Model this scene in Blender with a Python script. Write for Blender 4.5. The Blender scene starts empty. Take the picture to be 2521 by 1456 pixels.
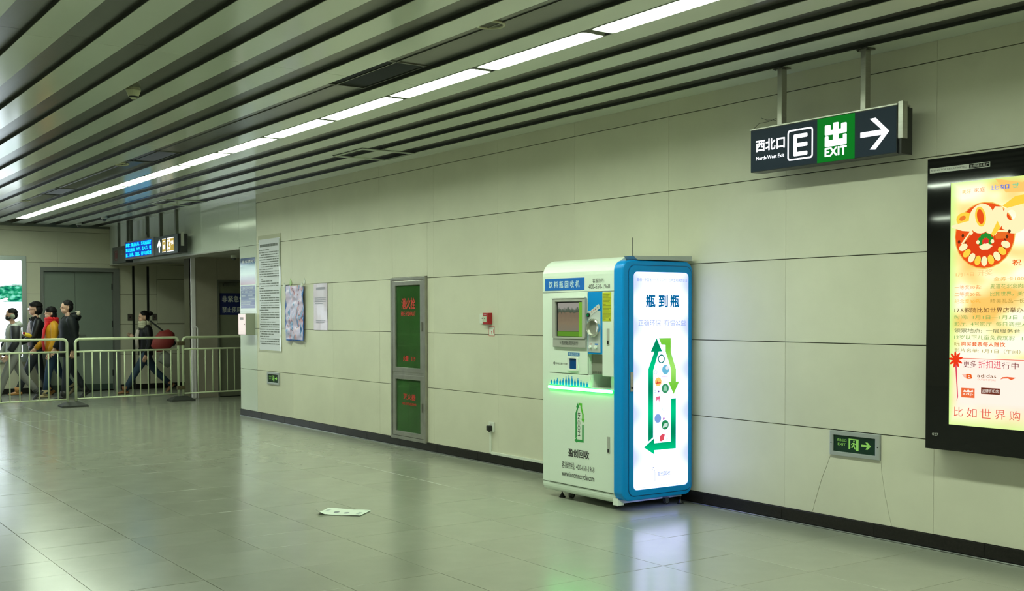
import bpy, math, random
from mathutils import Vector, Matrix
random.seed(7)
S = bpy.context.scene
COL = S.collection

# ------------------------------------------------------------------ camera, world, exposure
cam_d = bpy.data.cameras.new('camera')
cam = bpy.data.objects.new('camera', cam_d)
COL.objects.link(cam)
F_PX, YAW, PITCH, ROLL, PPY = 2793.75, 0.607835, -0.0297183, -0.00234633, 853.6
fw = Vector((-math.cos(YAW)*math.cos(PITCH), math.sin(YAW)*math.cos(PITCH), math.sin(PITCH)))
rt = Vector((math.sin(YAW), math.cos(YAW), 0))
up = rt.cross(fw)
r2 = rt*math.cos(ROLL) + up*math.sin(ROLL)
u2 = -rt*math.sin(ROLL) + up*math.cos(ROLL)
M = Matrix((r2, u2, -fw)).transposed().to_4x4()
M.translation = (0, 0, 1.5)
cam.matrix_world = M
cam_d.sensor_fit = 'HORIZONTAL'
cam_d.sensor_width = 36
cam_d.lens = F_PX/2521*36
cam_d.shift_y = (PPY-728)/2521
cam_d.clip_start = 0.05
cam_d.clip_end = 200
S.camera = cam

W = bpy.data.worlds.new('world'); S.world = W; W.use_nodes = True
W.node_tree.nodes['Background'].inputs[0].default_value = (0.75, 0.85, 0.7, 1)
W.node_tree.nodes['Background'].inputs[1].default_value = 0.05
S.view_settings.view_transform = 'Standard'
S.view_settings.look = 'None'
S.view_settings.gamma = 1
S.view_settings.use_curve_mapping = False
S.view_settings.exposure = 0.0
LAMP = 42.5            # radiance of the ceiling light diffusers

# ------------------------------------------------------------------ materials
def lin(c):
    c = c/255.0
    return c/12.92 if c <= 0.04045 else ((c+0.055)/1.055)**2.4
def rgb(r, g, b): return (lin(r), lin(g), lin(b), 1)

MATS = {}
def mat(name, col, rough=0.5, metal=0.0, noise=0.0, nscale=6.0, bump=0.0, bscale=40.0, vary=0.0,
        emit=None, es=0.0, spec=0.5, trans=0.0, coat=0.0, rnoise=0.0, mscale=None):
    if name in MATS: return MATS[name]
    m = bpy.data.materials.new(name); m.use_nodes = True
    nt = m.node_tree; N = nt.nodes; L = nt.links
    b = N['Principled BSDF']
    b.inputs['Base Color'].default_value = col
    b.inputs['Roughness'].default_value = rough
    b.inputs['Metallic'].default_value = metal
    b.inputs['Specular IOR Level'].default_value = spec
    b.inputs['Transmission Weight'].default_value = trans
    b.inputs['Coat Weight'].default_value = coat
    b.inputs['Coat Roughness'].default_value = 0.06
    if emit:
        b.inputs['Emission Color'].default_value = emit
        b.inputs['Emission Strength'].default_value = es
    if noise or bump or vary or rnoise:
        tc = N.new('ShaderNodeTexCoord')
        vec = tc.outputs['Object']
        if mscale:
            mp = N.new('ShaderNodeMapping'); mp.inputs['Scale'].default_value = mscale
            L.new(vec, mp.inputs['Vector']); vec = mp.outputs['Vector']
        last = None
        if noise:
            n = N.new('ShaderNodeTexNoise'); n.inputs['Scale'].default_value = nscale
            n.inputs['Detail'].default_value = 5; n.inputs['Roughness'].default_value = 0.6
            L.new(vec, n.inputs['Vector'])
            mr = N.new('ShaderNodeMapRange')
            mr.inputs['From Min'].default_value = 0.3; mr.inputs['From Max'].default_value = 0.7
            mr.inputs['To Min'].default_value = 1-noise; mr.inputs['To Max'].default_value = 1+noise
            L.new(n.outputs['Fac'], mr.inputs['Value'])
            last = mr.outputs['Result']
        if vary:
            oi = N.new('ShaderNodeObjectInfo')
            mv = N.new('ShaderNodeMapRange')
            mv.inputs['To Min'].default_value = 1-vary; mv.inputs['To Max'].default_value = 1+vary
            L.new(oi.outputs['Random'], mv.inputs['Value'])
            if last:
                mu = N.new('ShaderNodeMath'); mu.operation = 'MULTIPLY'
                L.new(last, mu.inputs[0]); L.new(mv.outputs['Result'], mu.inputs[1]); last = mu.outputs[0]
            else: last = mv.outputs['Result']
        if last:
            vm = N.new('ShaderNodeVectorMath'); vm.operation = 'SCALE'
            vm.inputs[0].default_value = col[:3]
            L.new(last, vm.inputs['Scale']); L.new(vm.outputs[0], b.inputs['Base Color'])
        if bump:
            n2 = N.new('ShaderNodeTexNoise'); n2.inputs['Scale'].default_value = bscale; n2.inputs['Detail'].default_value = 3
            L.new(vec, n2.inputs['Vector'])
            bp = N.new('ShaderNodeBump'); bp.inputs['Strength'].default_value = bump; bp.inputs['Distance'].default_value = 0.01
            L.new(n2.outputs['Fac'], bp.inputs['Height']); L.new(bp.outputs[0], b.inputs['Normal'])
        if rnoise:
            n3 = N.new('ShaderNodeTexNoise'); n3.inputs['Scale'].default_value = 2.5; n3.inputs['Detail'].default_value = 4
            L.new(vec, n3.inputs['Vector'])
            m3 = N.new('ShaderNodeMapRange'); m3.inputs['From Min'].default_value = 0.35; m3.inputs['From Max'].default_value = 0.65
            m3.inputs['To Min'].default_value = rough-rnoise; m3.inputs['To Max'].default_value = rough+rnoise
            L.new(n3.outputs['Fac'], m3.inputs['Value']); L.new(m3.outputs['Result'], b.inputs['Roughness'])
    MATS[name] = m
    return m

def glow(name, col, s):
    """self-lit surface (lamp diffuser, lightbox print, LED)"""
    if name in MATS: return MATS[name]
    m = bpy.data.materials.new(name); m.use_nodes = True
    N = m.node_tree.nodes; N.clear()
    e = N.new('ShaderNodeEmission'); e.inputs[0].default_value = col; e.inputs[1].default_value = s
    o = N.new('ShaderNodeOutputMaterial'); m.node_tree.links.new(e.outputs[0], o.inputs[0])
    MATS[name] = m
    return m

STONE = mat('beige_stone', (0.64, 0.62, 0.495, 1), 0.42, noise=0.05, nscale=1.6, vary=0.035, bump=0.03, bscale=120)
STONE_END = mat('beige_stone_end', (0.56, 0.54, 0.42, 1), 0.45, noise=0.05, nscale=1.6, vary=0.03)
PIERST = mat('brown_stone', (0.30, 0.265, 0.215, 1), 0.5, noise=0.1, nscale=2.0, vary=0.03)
ENAMEL = mat('white_enamel', (0.62, 0.66, 0.60, 1), 0.13, noise=0.02, nscale=1, bump=0.04, bscale=2.2, spec=0.6)
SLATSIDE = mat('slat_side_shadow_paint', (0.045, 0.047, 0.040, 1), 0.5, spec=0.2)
JOINT = mat('joint_dark', (0.09, 0.085, 0.05, 1), 0.9)
TILE = mat('grey_floor_tile', (0.27, 0.28, 0.225, 1), 0.20, noise=0.05, nscale=3, vary=0.03, rnoise=0.02, spec=0.55)
GROUT = mat('floor_grout', (0.14, 0.14, 0.11, 1), 0.9)
SLAT = mat('ceiling_slat_paint', (0.67, 0.72, 0.62, 1), 0.15, noise=0.03, nscale=0.7, vary=0.04, spec=0.7, bump=0.008, bscale=3)
CHAN = mat('ceiling_channel_metal', (0.085, 0.085, 0.074, 1), 0.24, noise=0.22, nscale=0.9, vary=0.08, spec=0.4, mscale=(0.5, 4, 1))
VOID = mat('dark_void', (0.012, 0.013, 0.011, 1), 0.9)
GRANITE = mat('black_granite', (0.012, 0.010, 0.009, 1), 0.3, spec=0.3, noise=0.4, nscale=60, vary=0.2)
STEEL = mat('brushed_steel', (0.50, 0.49, 0.46, 1), 0.3, metal=0.9, noise=0.08, nscale=8, mscale=(1, 1, 20))
DSTEEL = mat('dark_steel', (0.16, 0.165, 0.14, 1), 0.35, metal=0.8, noise=0.1)
ALU = mat('grey_aluminium', (0.46, 0.48, 0.48, 1), 0.35, metal=0.5)
NAVY = mat('navy_sign_face', (0.010, 0.018, 0.028, 1), 0.35, spec=0.12, emit=(0.010, 0.018, 0.026, 1), es=0.6)
NAVYM = mat('navy_sign_box', (0.012, 0.018, 0.022, 1), 0.3)
SIGNW = glow('sign_white_light', (0.93, 0.97, 1.0, 1), 1.7)
SIGNG = glow('sign_green_light', (0.006, 0.19, 0.018, 1), 1.0)
DIFF = glow('lamp_diffuser', (0.84, 1.0, 0.77, 1), LAMP)
WHITE = mat('machine_white', (0.78, 0.86, 0.76, 1), 0.28, coat=0.3)
WHITE2 = mat('machine_white_trim', (0.82, 0.87, 0.80, 1), 0.22, coat=0.4)
GREYP = mat('machine_grey', (0.40, 0.40, 0.36, 1), 0.35)
BLUE = mat('machine_blue', (0.0005, 0.27, 0.72, 1), 0.32, spec=0.25)
LBLUE = mat('machine_label_blue', (0.0, 0.14, 0.56, 1), 0.4)
BLACK = mat('black_plastic', (0.012, 0.012, 0.012, 1), 0.35)
INK = mat('dark_print', (0.035, 0.035, 0.035, 1), 0.6)
SEAM = mat('seam_dark', (0.10, 0.12, 0.09, 1), 0.8)
PAPER = mat('white_paper', (0.66, 0.66, 0.72, 1), 0.45)
REDP = mat('red_plastic', (0.40, 0.012, 0.014, 1), 0.35)
REDT = mat('red_print', (0.50, 0.02, 0.01, 1), 0.6)
WPL = mat('white_plastic', (0.68, 0.70, 0.62, 1), 0.4)
FENCEM = mat('cream_painted_steel', (0.60, 0.66, 0.44, 1), 0.35)
RUBBER = mat('dark_rubber', (0.035, 0.037, 0.032, 1), 0.7)

# ------------------------------------------------------------------ mesh helpers
OFF = {}
def front(Y): return lambda u, v, w: (u, Y-w, v)         # faces -y, u = x, v = z, w = out of the wall
def side(X):  return lambda u, v, w: (X+w, u, v)         # faces +x, u = y, v = z, w = out of the wall
def below(Z): return lambda u, v, w: (u, v, Z-w)         # faces down, u = x, v = y
def ident(u, v, w): return (u, v, w)

class MB:
    def __init__(s, T=ident): s.v = []; s.f = []; s.T = T; s.mi = []; s.cur = 0
    def add(s, vs, fs):
        k = len(s.v); s.v += [s.T(*p) for p in vs]
        for f in fs: s.f.append([i+k for i in f]); s.mi.append(s.cur)
        return s
    def box(s, a0, a1, b0, b1, c0, c1):
        vs = [(x, y, z) for x in (a0, a1) for y in (b0, b1) for z in (c0, c1)]
        return s.add(vs, [(0,1,3,2),(4,6,7,5),(0,4,5,1),(2,3,7,6),(0,2,6,4),(1,5,7,3)])
    def sel(s, i): s.cur = i; return s
    def prism(s, poly, w0, w1):
        n = len(poly)
        vs = [(p[0], p[1], w0) for p in poly]+[(p[0], p[1], w1) for p in poly]
        fs = [tuple(range(n))[::-1], tuple(range(n, 2*n))]+[(i, (i+1)%n, (i+1)%n+n, i+n) for i in range(n)]
        return s.add(vs, fs)
    def frame(s, out, inn, w0, w1):
        n = len(out)
        vs = [(*p, w0) for p in out]+[(*p, w0) for p in inn]+[(*p, w1) for p in out]+[(*p, w1) for p in inn]
        fs = []
        for i in range(n):
            j = (i+1)%n
            fs += [(i, n+i, n+j, j), (2*n+i, 2*n+j, 3*n+j, 3*n+i), (i, j, 2*n+j, 2*n+i), (n+i, 3*n+i, 3*n+j, n+j)]
        return s.add(vs, fs)
    def disc(s, u, v, r, w0, w1, n=24, ry=None):
        ry = ry or r
        return s.prism([(u+r*math.cos(t*2*math.pi/n), v+ry*math.sin(t*2*math.pi/n)) for t in range(n)], w0, w1)
    def ring(s, u, v, r0, r1, w0, w1, n=32):
        c = [(math.cos(t*2*math.pi/n), math.sin(t*2*math.pi/n)) for t in range(n)]
        return s.frame([(u+r1*a, v+r1*b) for a, b in c], [(u+r0*a, v+r0*b) for a, b in c], w0, w1)
    def loft(s, pts, rad, n=10, closed=True, refup=None):
        P = [Vector(p) for p in pts]; rings = []
        vs = []; fs = []
        prev = None
        for i, p in enumerate(P):
            t = (P[min(i+1, len(P)-1)]-P[max(i-1, 0)]).normalized()
            ref = Vector(refup) if refup else Vector((1, 0, 0))
            if abs(t.dot(ref)) > 0.95: ref = Vector((0, 1, 0))
            if prev is not None and refup is None: ref = prev
            a = (ref - t*ref.dot(t)).normalized(); b = t.cross(a); prev = a
            r = rad[i] if isinstance(rad, (list, tuple)) else rad
            ra, rb = r if isinstance(r, (tuple, list)) else (r, r)
            for k in range(n):
                q = p + a*ra*math.cos(2*math.pi*k/n) + b*rb*math.sin(2*math.pi*k/n)
                vs.append(tuple(q))
        m = len(P)
        for i in range(m-1):
            for k in range(n):
                k2 = (k+1)%n
                fs.append((i*n+k, i*n+k2, (i+1)*n+k2, (i+1)*n+k))
        fs.append(tuple(range(n))[::-1]); fs.append(tuple(range((m-1)*n, m*n)))
        return s.add(vs, fs)
    def ellip(s, c, r, nu=14, nv=9, z0=-1.0, z1=1.0):
        vs = []; fs = []
        for j in range(nv+1):
            zz = z0+(z1-z0)*j/nv
            ph = math.asin(max(-1, min(1, zz)))
            rr = math.cos(ph)
            for i in range(nu):
                th = 2*math.pi*i/nu
                vs.append((c[0]+r[0]*rr*math.cos(th), c[1]+r[1]*rr*math.sin(th), c[2]+r[2]*zz))
        for j in range(nv):
            for i in range(nu):
                i2 = (i+1)%nu
                fs.append((j*nu+i, j*nu+i2, (j+1)*nu+i2, (j+1)*nu+i))
        fs.append(tuple(range(nu))[::-1]); fs.append(tuple(range(nv*nu, nv*nu+nu)))
        return s.add(vs, fs)
    def build(s, name, m, parent=None, smooth=False, bevel=0.0, loc=None, seg=2):
        me = bpy.data.meshes.new(name)
        o = bpy.data.objects.new(name, me)
        base = OFF.get(parent, Vector((0, 0, 0))) if parent else Vector(loc or (0, 0, 0))
        me.from_pydata([tuple(Vector(p)-base) for p in s.v], [], s.f)
        ms = m if isinstance(m, (list, tuple)) else [m]
        for q in ms: me.materials.append(q)
        if len(ms) > 1: me.polygons.foreach_set('material_index', s.mi)
        if smooth: me.polygons.foreach_set('use_smooth', [True]*len(me.polygons))
        me.update()
        import bmesh
        bm = bmesh.new(); bm.from_mesh(me); bmesh.ops.recalc_face_normals(bm, faces=bm.faces)
        if bevel:
            ed = [e for e in bm.edges if len(e.link_faces) == 2 and e.calc_face_angle(0) > 0.6]
            bmesh.ops.bevel(bm, geom=ed, offset=bevel, segments=seg, profile=0.6, affect='EDGES', clamp_overlap=True)
        bm.to_mesh(me); bm.free()
        COL.objects.link(o)
        if parent: o.parent = parent; OFF[o] = base
        else: o.location = base; OFF[o] = base
        return o

def rrect(u0, u1, v0, v1, r, n=5):
    pts = []
    for cx, cy, a in ((u1-r, v0+r, -90), (u1-r, v1-r, 0), (u0+r, v1-r, 90), (u0+r, v0+r, 180)):
        for k in range(n+1):
            t = math.radians(a+90*k/n); pts.append((cx+r*math.cos(t), cy+r*math.sin(t)))
    return pts
def rect(u0, u1, v0, v1): return [(u0, v0), (u1, v0), (u1, v1), (u0, v1)]

def tag(o, label=None, cat=None, group=None, kind=None):
    if label: o['label'] = label
    if cat: o['category'] = cat
    if group: o['group'] = group
    if kind: o['kind'] = kind
    return o
def thing(name, label, cat, loc, group=None, rz=0.0, local=False):
    o = bpy.data.objects.new(name, None); COL.objects.link(o)
    o.empty_display_size = 0.1
    o.location = loc; o.rotation_euler = (0, 0, rz)
    OFF[o] = Vector((0, 0, 0)) if local else Vector(loc)
    return tag(o, label, cat, group)
def struct(o): o['kind'] = 'structure'; return o
def setting(name, loc=(0, 0, 0)):
    o = bpy.data.objects.new(name, None); COL.objects.link(o); o.location = loc; OFF[o] = Vector(loc)
    return struct(o)
def inst(src, name, parent, loc, rz=0.0):
    o = src.copy(); o.name = name; COL.objects.link(o); o.parent = parent
    o.location = loc; o.rotation_euler = (0, 0, rz)
    return o
def kids(o): return [c for c in COL.objects if c.parent == o]
def copy_tree(src, loc, label=None, rz=None, children=None):
    c = src.copy(); COL.objects.link(c); c.location = loc
    if rz is not None: c.rotation_euler = (0, 0, rz)
    if label: c['label'] = label
    for ch, subs in children:
        d = ch.copy(); COL.objects.link(d); d.parent = c
        for g in subs:
            e = g.copy(); COL.objects.link(e); e.parent = d
    return c
def tree_of(o): return [(c, [g for g in COL.objects if g.parent == c]) for c in kids(o)]

# text: a font curve turned into a flat mesh, fitted into a box u0..u1, v0..v1
_fc = bpy.data.curves.new('lettering', 'FONT'); _fc.resolution_u = 2
_fo = bpy.data.objects.new('lettering_source', _fc); 
def text(s, T, u0, u1, v0, v1, w, m, parent, bold=0.0, name='lettering', fit=True, rot=0, loc=None):
    _fc.body = s; _fc.offset = 0; _fc.extrude = 0
    COL.objects.link(_fo)
    dg = bpy.context.evaluated_depsgraph_get(); dg.update()
    me = bpy.data.meshes.new_from_object(_fo.evaluated_get(dg))
    COL.objects.unlink(_fo)
    vs = [v.co.copy() for v in me.vertices]
    if rot == 90: vs = [Vector((-v.y, v.x, 0)) for v in vs]
    if rot == -90: vs = [Vector((v.y, -v.x, 0)) for v in vs]
    ax = min(v.x for v in vs); bx = max(v.x for v in vs); ay = min(v.y for v in vs); by = max(v.y for v in vs)
    su = (u1-u0)/(bx-ax); sv = (v1-v0)/(by-ay)
    if not fit: su = sv
    base = OFF.get(parent, Vector((0, 0, 0))) if parent else Vector(loc or (0, 0, 0))
    for v, q in zip(me.vertices, vs):
        v.co = Vector(T(u0+(q.x-ax)*su, v0+(q.y-ay)*sv, w))-base
    if bold:
        # heavier strokes: the glyphs again, shifted by a fraction of the letter height
        import bmesh
        d = bold*min(abs(su), abs(sv))*0.9; z0_ = Vector(T(0, 0, 0)); bm = bmesh.new()
        for i, (a, b) in enumerate(((0, 0), (d, 0), (-d, 0), (0, d), (0, -d), (d*.7, d*.7), (-d*.7, d*.7), (d*.7, -d*.7), (-d*.7, -d*.7))):
            n0_ = len(bm.verts); bm.from_mesh(me); bm.verts.ensure_lookup_table()
            sh_ = Vector(T(a, b, 0.00003*i))-z0_
            for v in bm.verts[n0_:]: v.co += sh_
        bm.to_mesh(me); bm.free()
    me.name = name; me.materials.clear(); me.materials.append(m)
    o = bpy.data.objects.new(name, me); COL.objects.link(o)
    if parent: o.parent = parent; OFF[o] = base
    else: o.location = base
    return o

def cut(r, holes):
    """rectangle r minus the hole rectangles -> list of rectangles"""
    out = [r]
    for h in holes:
        nxt = []
        for a in out:
            x0, x1, z0, z1 = a; hx0, hx1, hz0, hz1 = h
            if hx1 <= x0 or hx0 >= x1 or hz1 <= z0 or hz0 >= z1: nxt.append(a); continue
            if hx0 > x0: nxt.append((x0, hx0, z0, z1))
            if hx1 < x1: nxt.append((hx1, x1, z0, z1))
            a0, a1 = max(x0, hx0), min(x1, hx1)
            if hz0 > z0: nxt.append((a0, a1, z0, hz0))
            if hz1 < z1: nxt.append((a0, a1, hz1, z1))
        out = nxt
    return [a for a in out if a[1]-a[0] > 0.004 and a[3]-a[2] > 0.004]

# ------------------------------------------------------------------ room shell
D = 6.247            # plane of the long wall (y)
XE = -22.75          # plane of the end wall (x)
XP = -19.70          # face of the pier inside the opening
ZC = 3.19            # underside of the ceiling slats
ZB = 0.095           # top of the skirting
ROWS = [ZB, 0.693, 1.286, 1.879, 2.472, 3.065, 3.30]
X1 = 8.0
Y0 = -8.0
GAP = 0.0015

# floor
floor = MB().box(XE-0.3, X1, Y0, 10.2, -0.15, -0.004).build('floor', GROUT)
struct(floor)
xs = [-6.80+0.61*k for k in range(0, 26) if -6.80+0.61*k < X1] + [-7.22] + [-7.63-0.61*k for k in range(0, 26)]
xs = sorted(set([x for x in xs if x > XE] + [XE]))
ys = [2.785+0.586*k for k in range(-19, 13)]
tm = {}
cells = []
for i in range(len(xs)-1):
    for j in range(len(ys)-1):
        cells.append((xs[i], xs[i+1], ys[j], ys[j+1]))
def seen(c):
    x, y = (c[0]+c[1])/2, (c[2]+c[3])/2
    if y > 6.3 and x > -15.9: return None
    v = Vector((x, y, -1.5)); d = v.dot(fw)
    if d < 1: return None
    px = 1260+F_PX*v.dot(rt)/d; py = PPY-F_PX*v.dot(up)/d
    if -150 < px < 2680 and py < 1620: return d
    return None
ranked = sorted([(seen(c), c) for c in cells if seen(c) is not None])
near = set(c for _, c in ranked[:295])
rest = MB()
for c in cells:
    x0, x1, y0, y1 = c
    dz = random.uniform(-0.0006, 0.0006)
    if c in near:
        key = (round(x1-x0, 2), round(y1-y0, 2))
        if key not in tm:
            tm[key] = MB().box(GAP, x1-x0-GAP, GAP, y1-y0-GAP, -0.006, 0).build('floor_tile', TILE, floor, bevel=0.0008, seg=1)
            tm[key].location = (x0, y0, dz)
        else:
            inst(tm[key], 'floor_tile', floor, (x0, y0, dz))
    else:
        rest.box(x0+GAP, x1-GAP, y0+GAP, y1-GAP, -0.006, 0)
o = rest.build('floor_tile_field', TILE, floor); o['kind'] = 'stuff'

# long wall
CAB = (-11.352, -10.575, 0.085, 1.898)
EX2 = (-5.138, -4.728, 0.521, 0.690)
wall = setting('wall_right', (0, D, 0))
T = front(D)
mb = MB(T)
for r in cut((-15.97, X1, 0, 3.6), [CAB]): mb.box(r[0], r[1], r[2], r[3], -0.30, -0.022)
mb.box(-15.97, X1, 3.29, 3.6, -0.022, 0)
mb.build('wall_backing', JOINT, wall)
mb = MB(T).box(CAB[0]+.001, CAB[1]-.001, CAB[2]+.001, CAB[3]-.001, -0.30, -0.24); mb.build('niche_back', JOINT, wall)
cols = [-15.33+1.2222*k for k in range(0, 20)]
cols = [x for x in cols if x < X1]+[X1]
for i in range(len(cols)-1):
    for j in range(len(ROWS)-1):
        x0, x1, z0, z1 = cols[i], cols[i+1], ROWS[j], ROWS[j+1]
        if j == 0 and x0 < -4.5 < x1 and x1 < -4: continue
        if j == 5: z1 = 3.30
        parts = cut((x0, x1, z0, z1), [CAB])
        if j == 0 and abs(x1+11.66) < 0.05: parts = [(x0, x1, z0, z1)]
        for r in parts:
            g = 0.0028
            p = MB(T).box(r[0]+g*0.25, r[1]-g*0.25, r[2]+g, r[3]-g, -0.022, random.uniform(-0.0008, 0.0006))
            p.build('stone_panel', STONE, wall, bevel=0.001, seg=1)
# the cracked panel under the exit sign: three pieces with ragged breaks
xa, xb = -5.552+0.001, -4.3299-0.001
ca = [(-5.138, 0.521), (-5.165, 0.46), (-5.172, 0.44), (-5.21, 0.36), (-5.235, 0.29), (-5.243, 0.27), (-5.262, 0.21), (-5.283, 0.155), (-5.286, 0.13), (-5.300, 0.098)]
cb = [(-4.728, 0.521), (-4.722, 0.45), (-4.703, 0.35), (-4.690, 0.275), (-4.683, 0.265), (-4.670, 0.20), (-4.655, 0.15), (-4.640, 0.098)]
g = 0.0017
MB(T).prism([(xa, 0.098)]+[(p[0]-g, p[1]) for p in ca[::-1]]+[(-5.138-g, 0.690), (xa, 0.690)], -0.022, 0).build('stone_panel', STONE, wall)
MB(T).prism([(p[0]+g, p[1]) for p in ca[::-1]]+[(p[0]-g, p[1]) for p in cb], -0.022, -0.0006).build('stone_panel', STONE, wall)
MB(T).prism([(p[0]+g, p[1]) for p in cb[::-1]][0:0]+[(cb[-1][0]+g, 0.098), (xb, 0.098), (xb, 0.690), (-4.728+g, 0.690)]+[(p[0]+g, p[1]) for p in cb[:-1]], -0.022, 0.0003).build('stone_panel', STONE, wall)

# white enamel strip at the wall's end and header above the opening
for z0, z1 in zip(ROWS[:4], ROWS[1:5]):
    MB(T).box(-15.965, -15.333, z0+0.0025, z1-0.0025, -0.022, 0.001).build('enamel_panel', ENAMEL, wall, bevel=0.002, seg=1)
hx = [XE, -22.37, -21.57, -20.77, -19.97, -19.17, -18.38, -17.58, -16.79, -15.99, -15.333]
header = setting('wall_header', (0, D, 0))
MB(T).box(XE, -15.97, 2.462, 3.6, -0.30, -0.022).build('header_backing', JOINT, header)
for a, b in zip(hx[:-1], hx[1:]):
    if b < -15.4 or True:
        MB(T).box(a+0.0025, b-0.0025, 2.456 if b < -15.5 else 2.4745, 3.29, -0.0215, 0.001).build('enamel_panel', ENAMEL, header, bevel=0.002, seg=1)
MB(T).box(XE, -15.97, 2.44, 2.456, -0.30, 0.0).build('header_lip', mat('dull_enamel', (0.35, 0.34, 0.29, 1), 0.35), header)

# skirting: black granite pieces and a steel strip along the floor
bb = setting('baseboard_right', (0, D, 0))
x = -15.97
ST = [(-15.97, CAB[0]-0.0)]
while x < X1:
    x2 = min(x+0.80, X1)
    MB(T).box(x+0.001, x2-0.001, 0.012, ZB, -0.02, 0.012).build('skirting_tile', GRANITE, bb, bevel=0.0015, seg=1)
    x = x2
MB(T).prism([(-15.97, 0.0), (X1, 0.0), (X1, 0.010), (-15.97, 0.010)], 0.0, 0.022).build('floor_strip', mat('worn_steel_strip', (0.30, 0.31, 0.30, 1), 0.28, metal=0.9, noise=0.3, nscale=3), bb, bevel=0.006)

# end wall
DOOR = (4.953, 6.418, 0.0, 2.385)
we = setting('wall_end', (XE, 0, 0))
T = side(XE)
mb = MB(T)
for r in cut((Y0, 10.2, 0, 3.6), [DOOR]): mb.box(r[0], r[1], r[2], r[3], -0.3, -0.02)
mb.box(DOOR[0], DOOR[1], 0, DOOR[3], -0.3, -0.16)
mb.build('wall_backing', JOINT, we)
yc = [Y0, -6.93, -5.71, -4.49, -3.27, -2.05, -0.83, 0.39, 1.61, 2.83, 4.05, 5.27, 6.70, 6.988, 8.2, 9.4, 10.2]
PAN = (7.158, 8.30, 1.303, 2.190)
for a, b in zip(yc[:-1], yc[1:]):
    for z0, z1 in zip(ROWS[:-1], ROWS[1:]):
        for r in cut((a, b, z0, z1), [DOOR, PAN, (6.68, 6.722, 0, 2.44), (6.965, 7.01, 0, 2.44)]):
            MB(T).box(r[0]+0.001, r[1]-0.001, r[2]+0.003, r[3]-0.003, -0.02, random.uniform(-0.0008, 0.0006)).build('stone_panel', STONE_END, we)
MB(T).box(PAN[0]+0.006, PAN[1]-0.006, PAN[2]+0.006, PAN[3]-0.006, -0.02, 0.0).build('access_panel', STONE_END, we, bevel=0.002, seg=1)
for a in (6.683, 6.968):
    t_ = MB(T).box(a, a+0.038, 0.0, 2.44, -0.02, -0.006).build('shutter_track', VOID, we)
    MB(T).box(a-0.012, a-0.002, 0.0, 2.44, 0, 0.006).build('track_edge', DSTEEL, we)
be = setting('baseboard_end', (XE, 0, 0))
for a, b in ((Y0, 0), (0, 1.7), (1.7, 3.3), (3.3, DOOR[0]), (DOOR[1], 6.68), (6.722, 6.965), (7.01, 8.6), (8.6, 10.2)):
    MB(T).box(a+0.001, b-0.001, 0.0, 0.105, -0.02, 0.012).build('skirting_tile', GRANITE, be)

# double door in the end wall
DG = mat('grey_green_door_paint', (0.19, 0.225, 0.19, 1), 0.4, noise=0.05, nscale=2)
DF = mat('grey_door_frame', (0.16, 0.165, 0.155, 1), 0.4)
dr = setting('door_1', (XE, 5.6, 0))
MB(T).frame(rect(DOOR[0], DOOR[1], -0.0, DOOR[3])[:0] or [(DOOR[0], 0), (DOOR[0], DOOR[3]), (DOOR[1], DOOR[3]), (DOOR[1], 0)],
            [(DOOR[0]+0.055, 0), (DOOR[0]+0.055, DOOR[3]-0.07), (DOOR[1]-0.11, DOOR[3]-0.07), (DOOR[1]-0.11, 0)], -0.155, 0.03).build('door_frame', DF, dr)
for a, b in ((DOOR[0]+0.058, 5.600), (5.604, DOOR[1]-0.113)):
    lf = MB(T).box(a, b, 0.01, DOOR[3]-0.073, -0.12, -0.07).build('door_leaf', DG, dr, bevel=0.002, seg=1)
    MB(T).box(a+0.01, b-0.01, 0.01, 0.13, -0.07, -0.066).build('kick_strip', mat('kick_plate_green', (0.03, 0.05, 0.04, 1), 0.4), lf)
for z in (2.03, 1.30, 0.34):
    MB(T).loft([(6.30, z-0.06, -0.062), (6.30, z+0.06, -0.062)], 0.012, 8).build('hinge', BLACK, dr)
mb = MB(T); mb.box(5.636, 5.672, 1.02, 1.15, -0.07, -0.055); mb.loft([(5.655, 1.09, -0.06), (5.655, 1.09, -0.02), (5.775, 1.087, -0.018)], 0.010, 8)
mb.build('door_handle', STEEL, dr)

# pier inside the opening, its side door, steel corner post
wp = setting('wall_pier', (XP, 6.8, 0))
T = side(XP)
D2 = (7.285, 8.25, 0.0, 2.10)
mb = MB(T)
for r in cut((6.80, 10.2, 0, 2.60), [D2]): mb.box(r[0], r[1], r[2], r[3], -0.35, -0.016)
mb.box(D2[0], D2[1], 0, D2[3], -0.35, -0.12)
mb.build('wall_backing', JOINT, wp)
for a, b in ((6.885, 7.285), (7.285, 8.25), (8.25, 9.2), (9.2, 10.2)):
    for z0, z1 in ((0.0, 1.25), (1.25, 2.10), (2.10, 2.6)) if a > 7 else ((0.0, 2.6),):
        for r in cut((a, b, z0, z1), [D2]):
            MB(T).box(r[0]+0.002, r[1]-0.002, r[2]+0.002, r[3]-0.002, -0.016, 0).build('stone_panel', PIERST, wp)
cp = setting('trim_1', (XP, 6.84, 0))
MB(T).box(6.800, 6.884, 0, 2.52, -0.08, 0.012).build('corner_post', mat('lilac_reflection_steel', (0.90, 0.84, 0.90, 1), 0.25, metal=0.1), cp, bevel=0.012)  # pale lilac reflection on the post is put into its base colour
d2 = setting('door_2', (XP, 7.7, 0))
MB(T).frame([(D2[0], 0), (D2[0], D2[3]), (D2[1], D2[3]), (D2[1], 0)], [(D2[0]+0.028, 0), (D2[0]+0.028, D2[3]-0.035), (D2[1]-0.028, D2[3]-0.035), (D2[1]-0.028, 0)], -0.12, 0.012).build('door_frame', mat('dark_door_frame', (0.10, 0.10, 0.085, 1), 0.5), d2)
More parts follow.
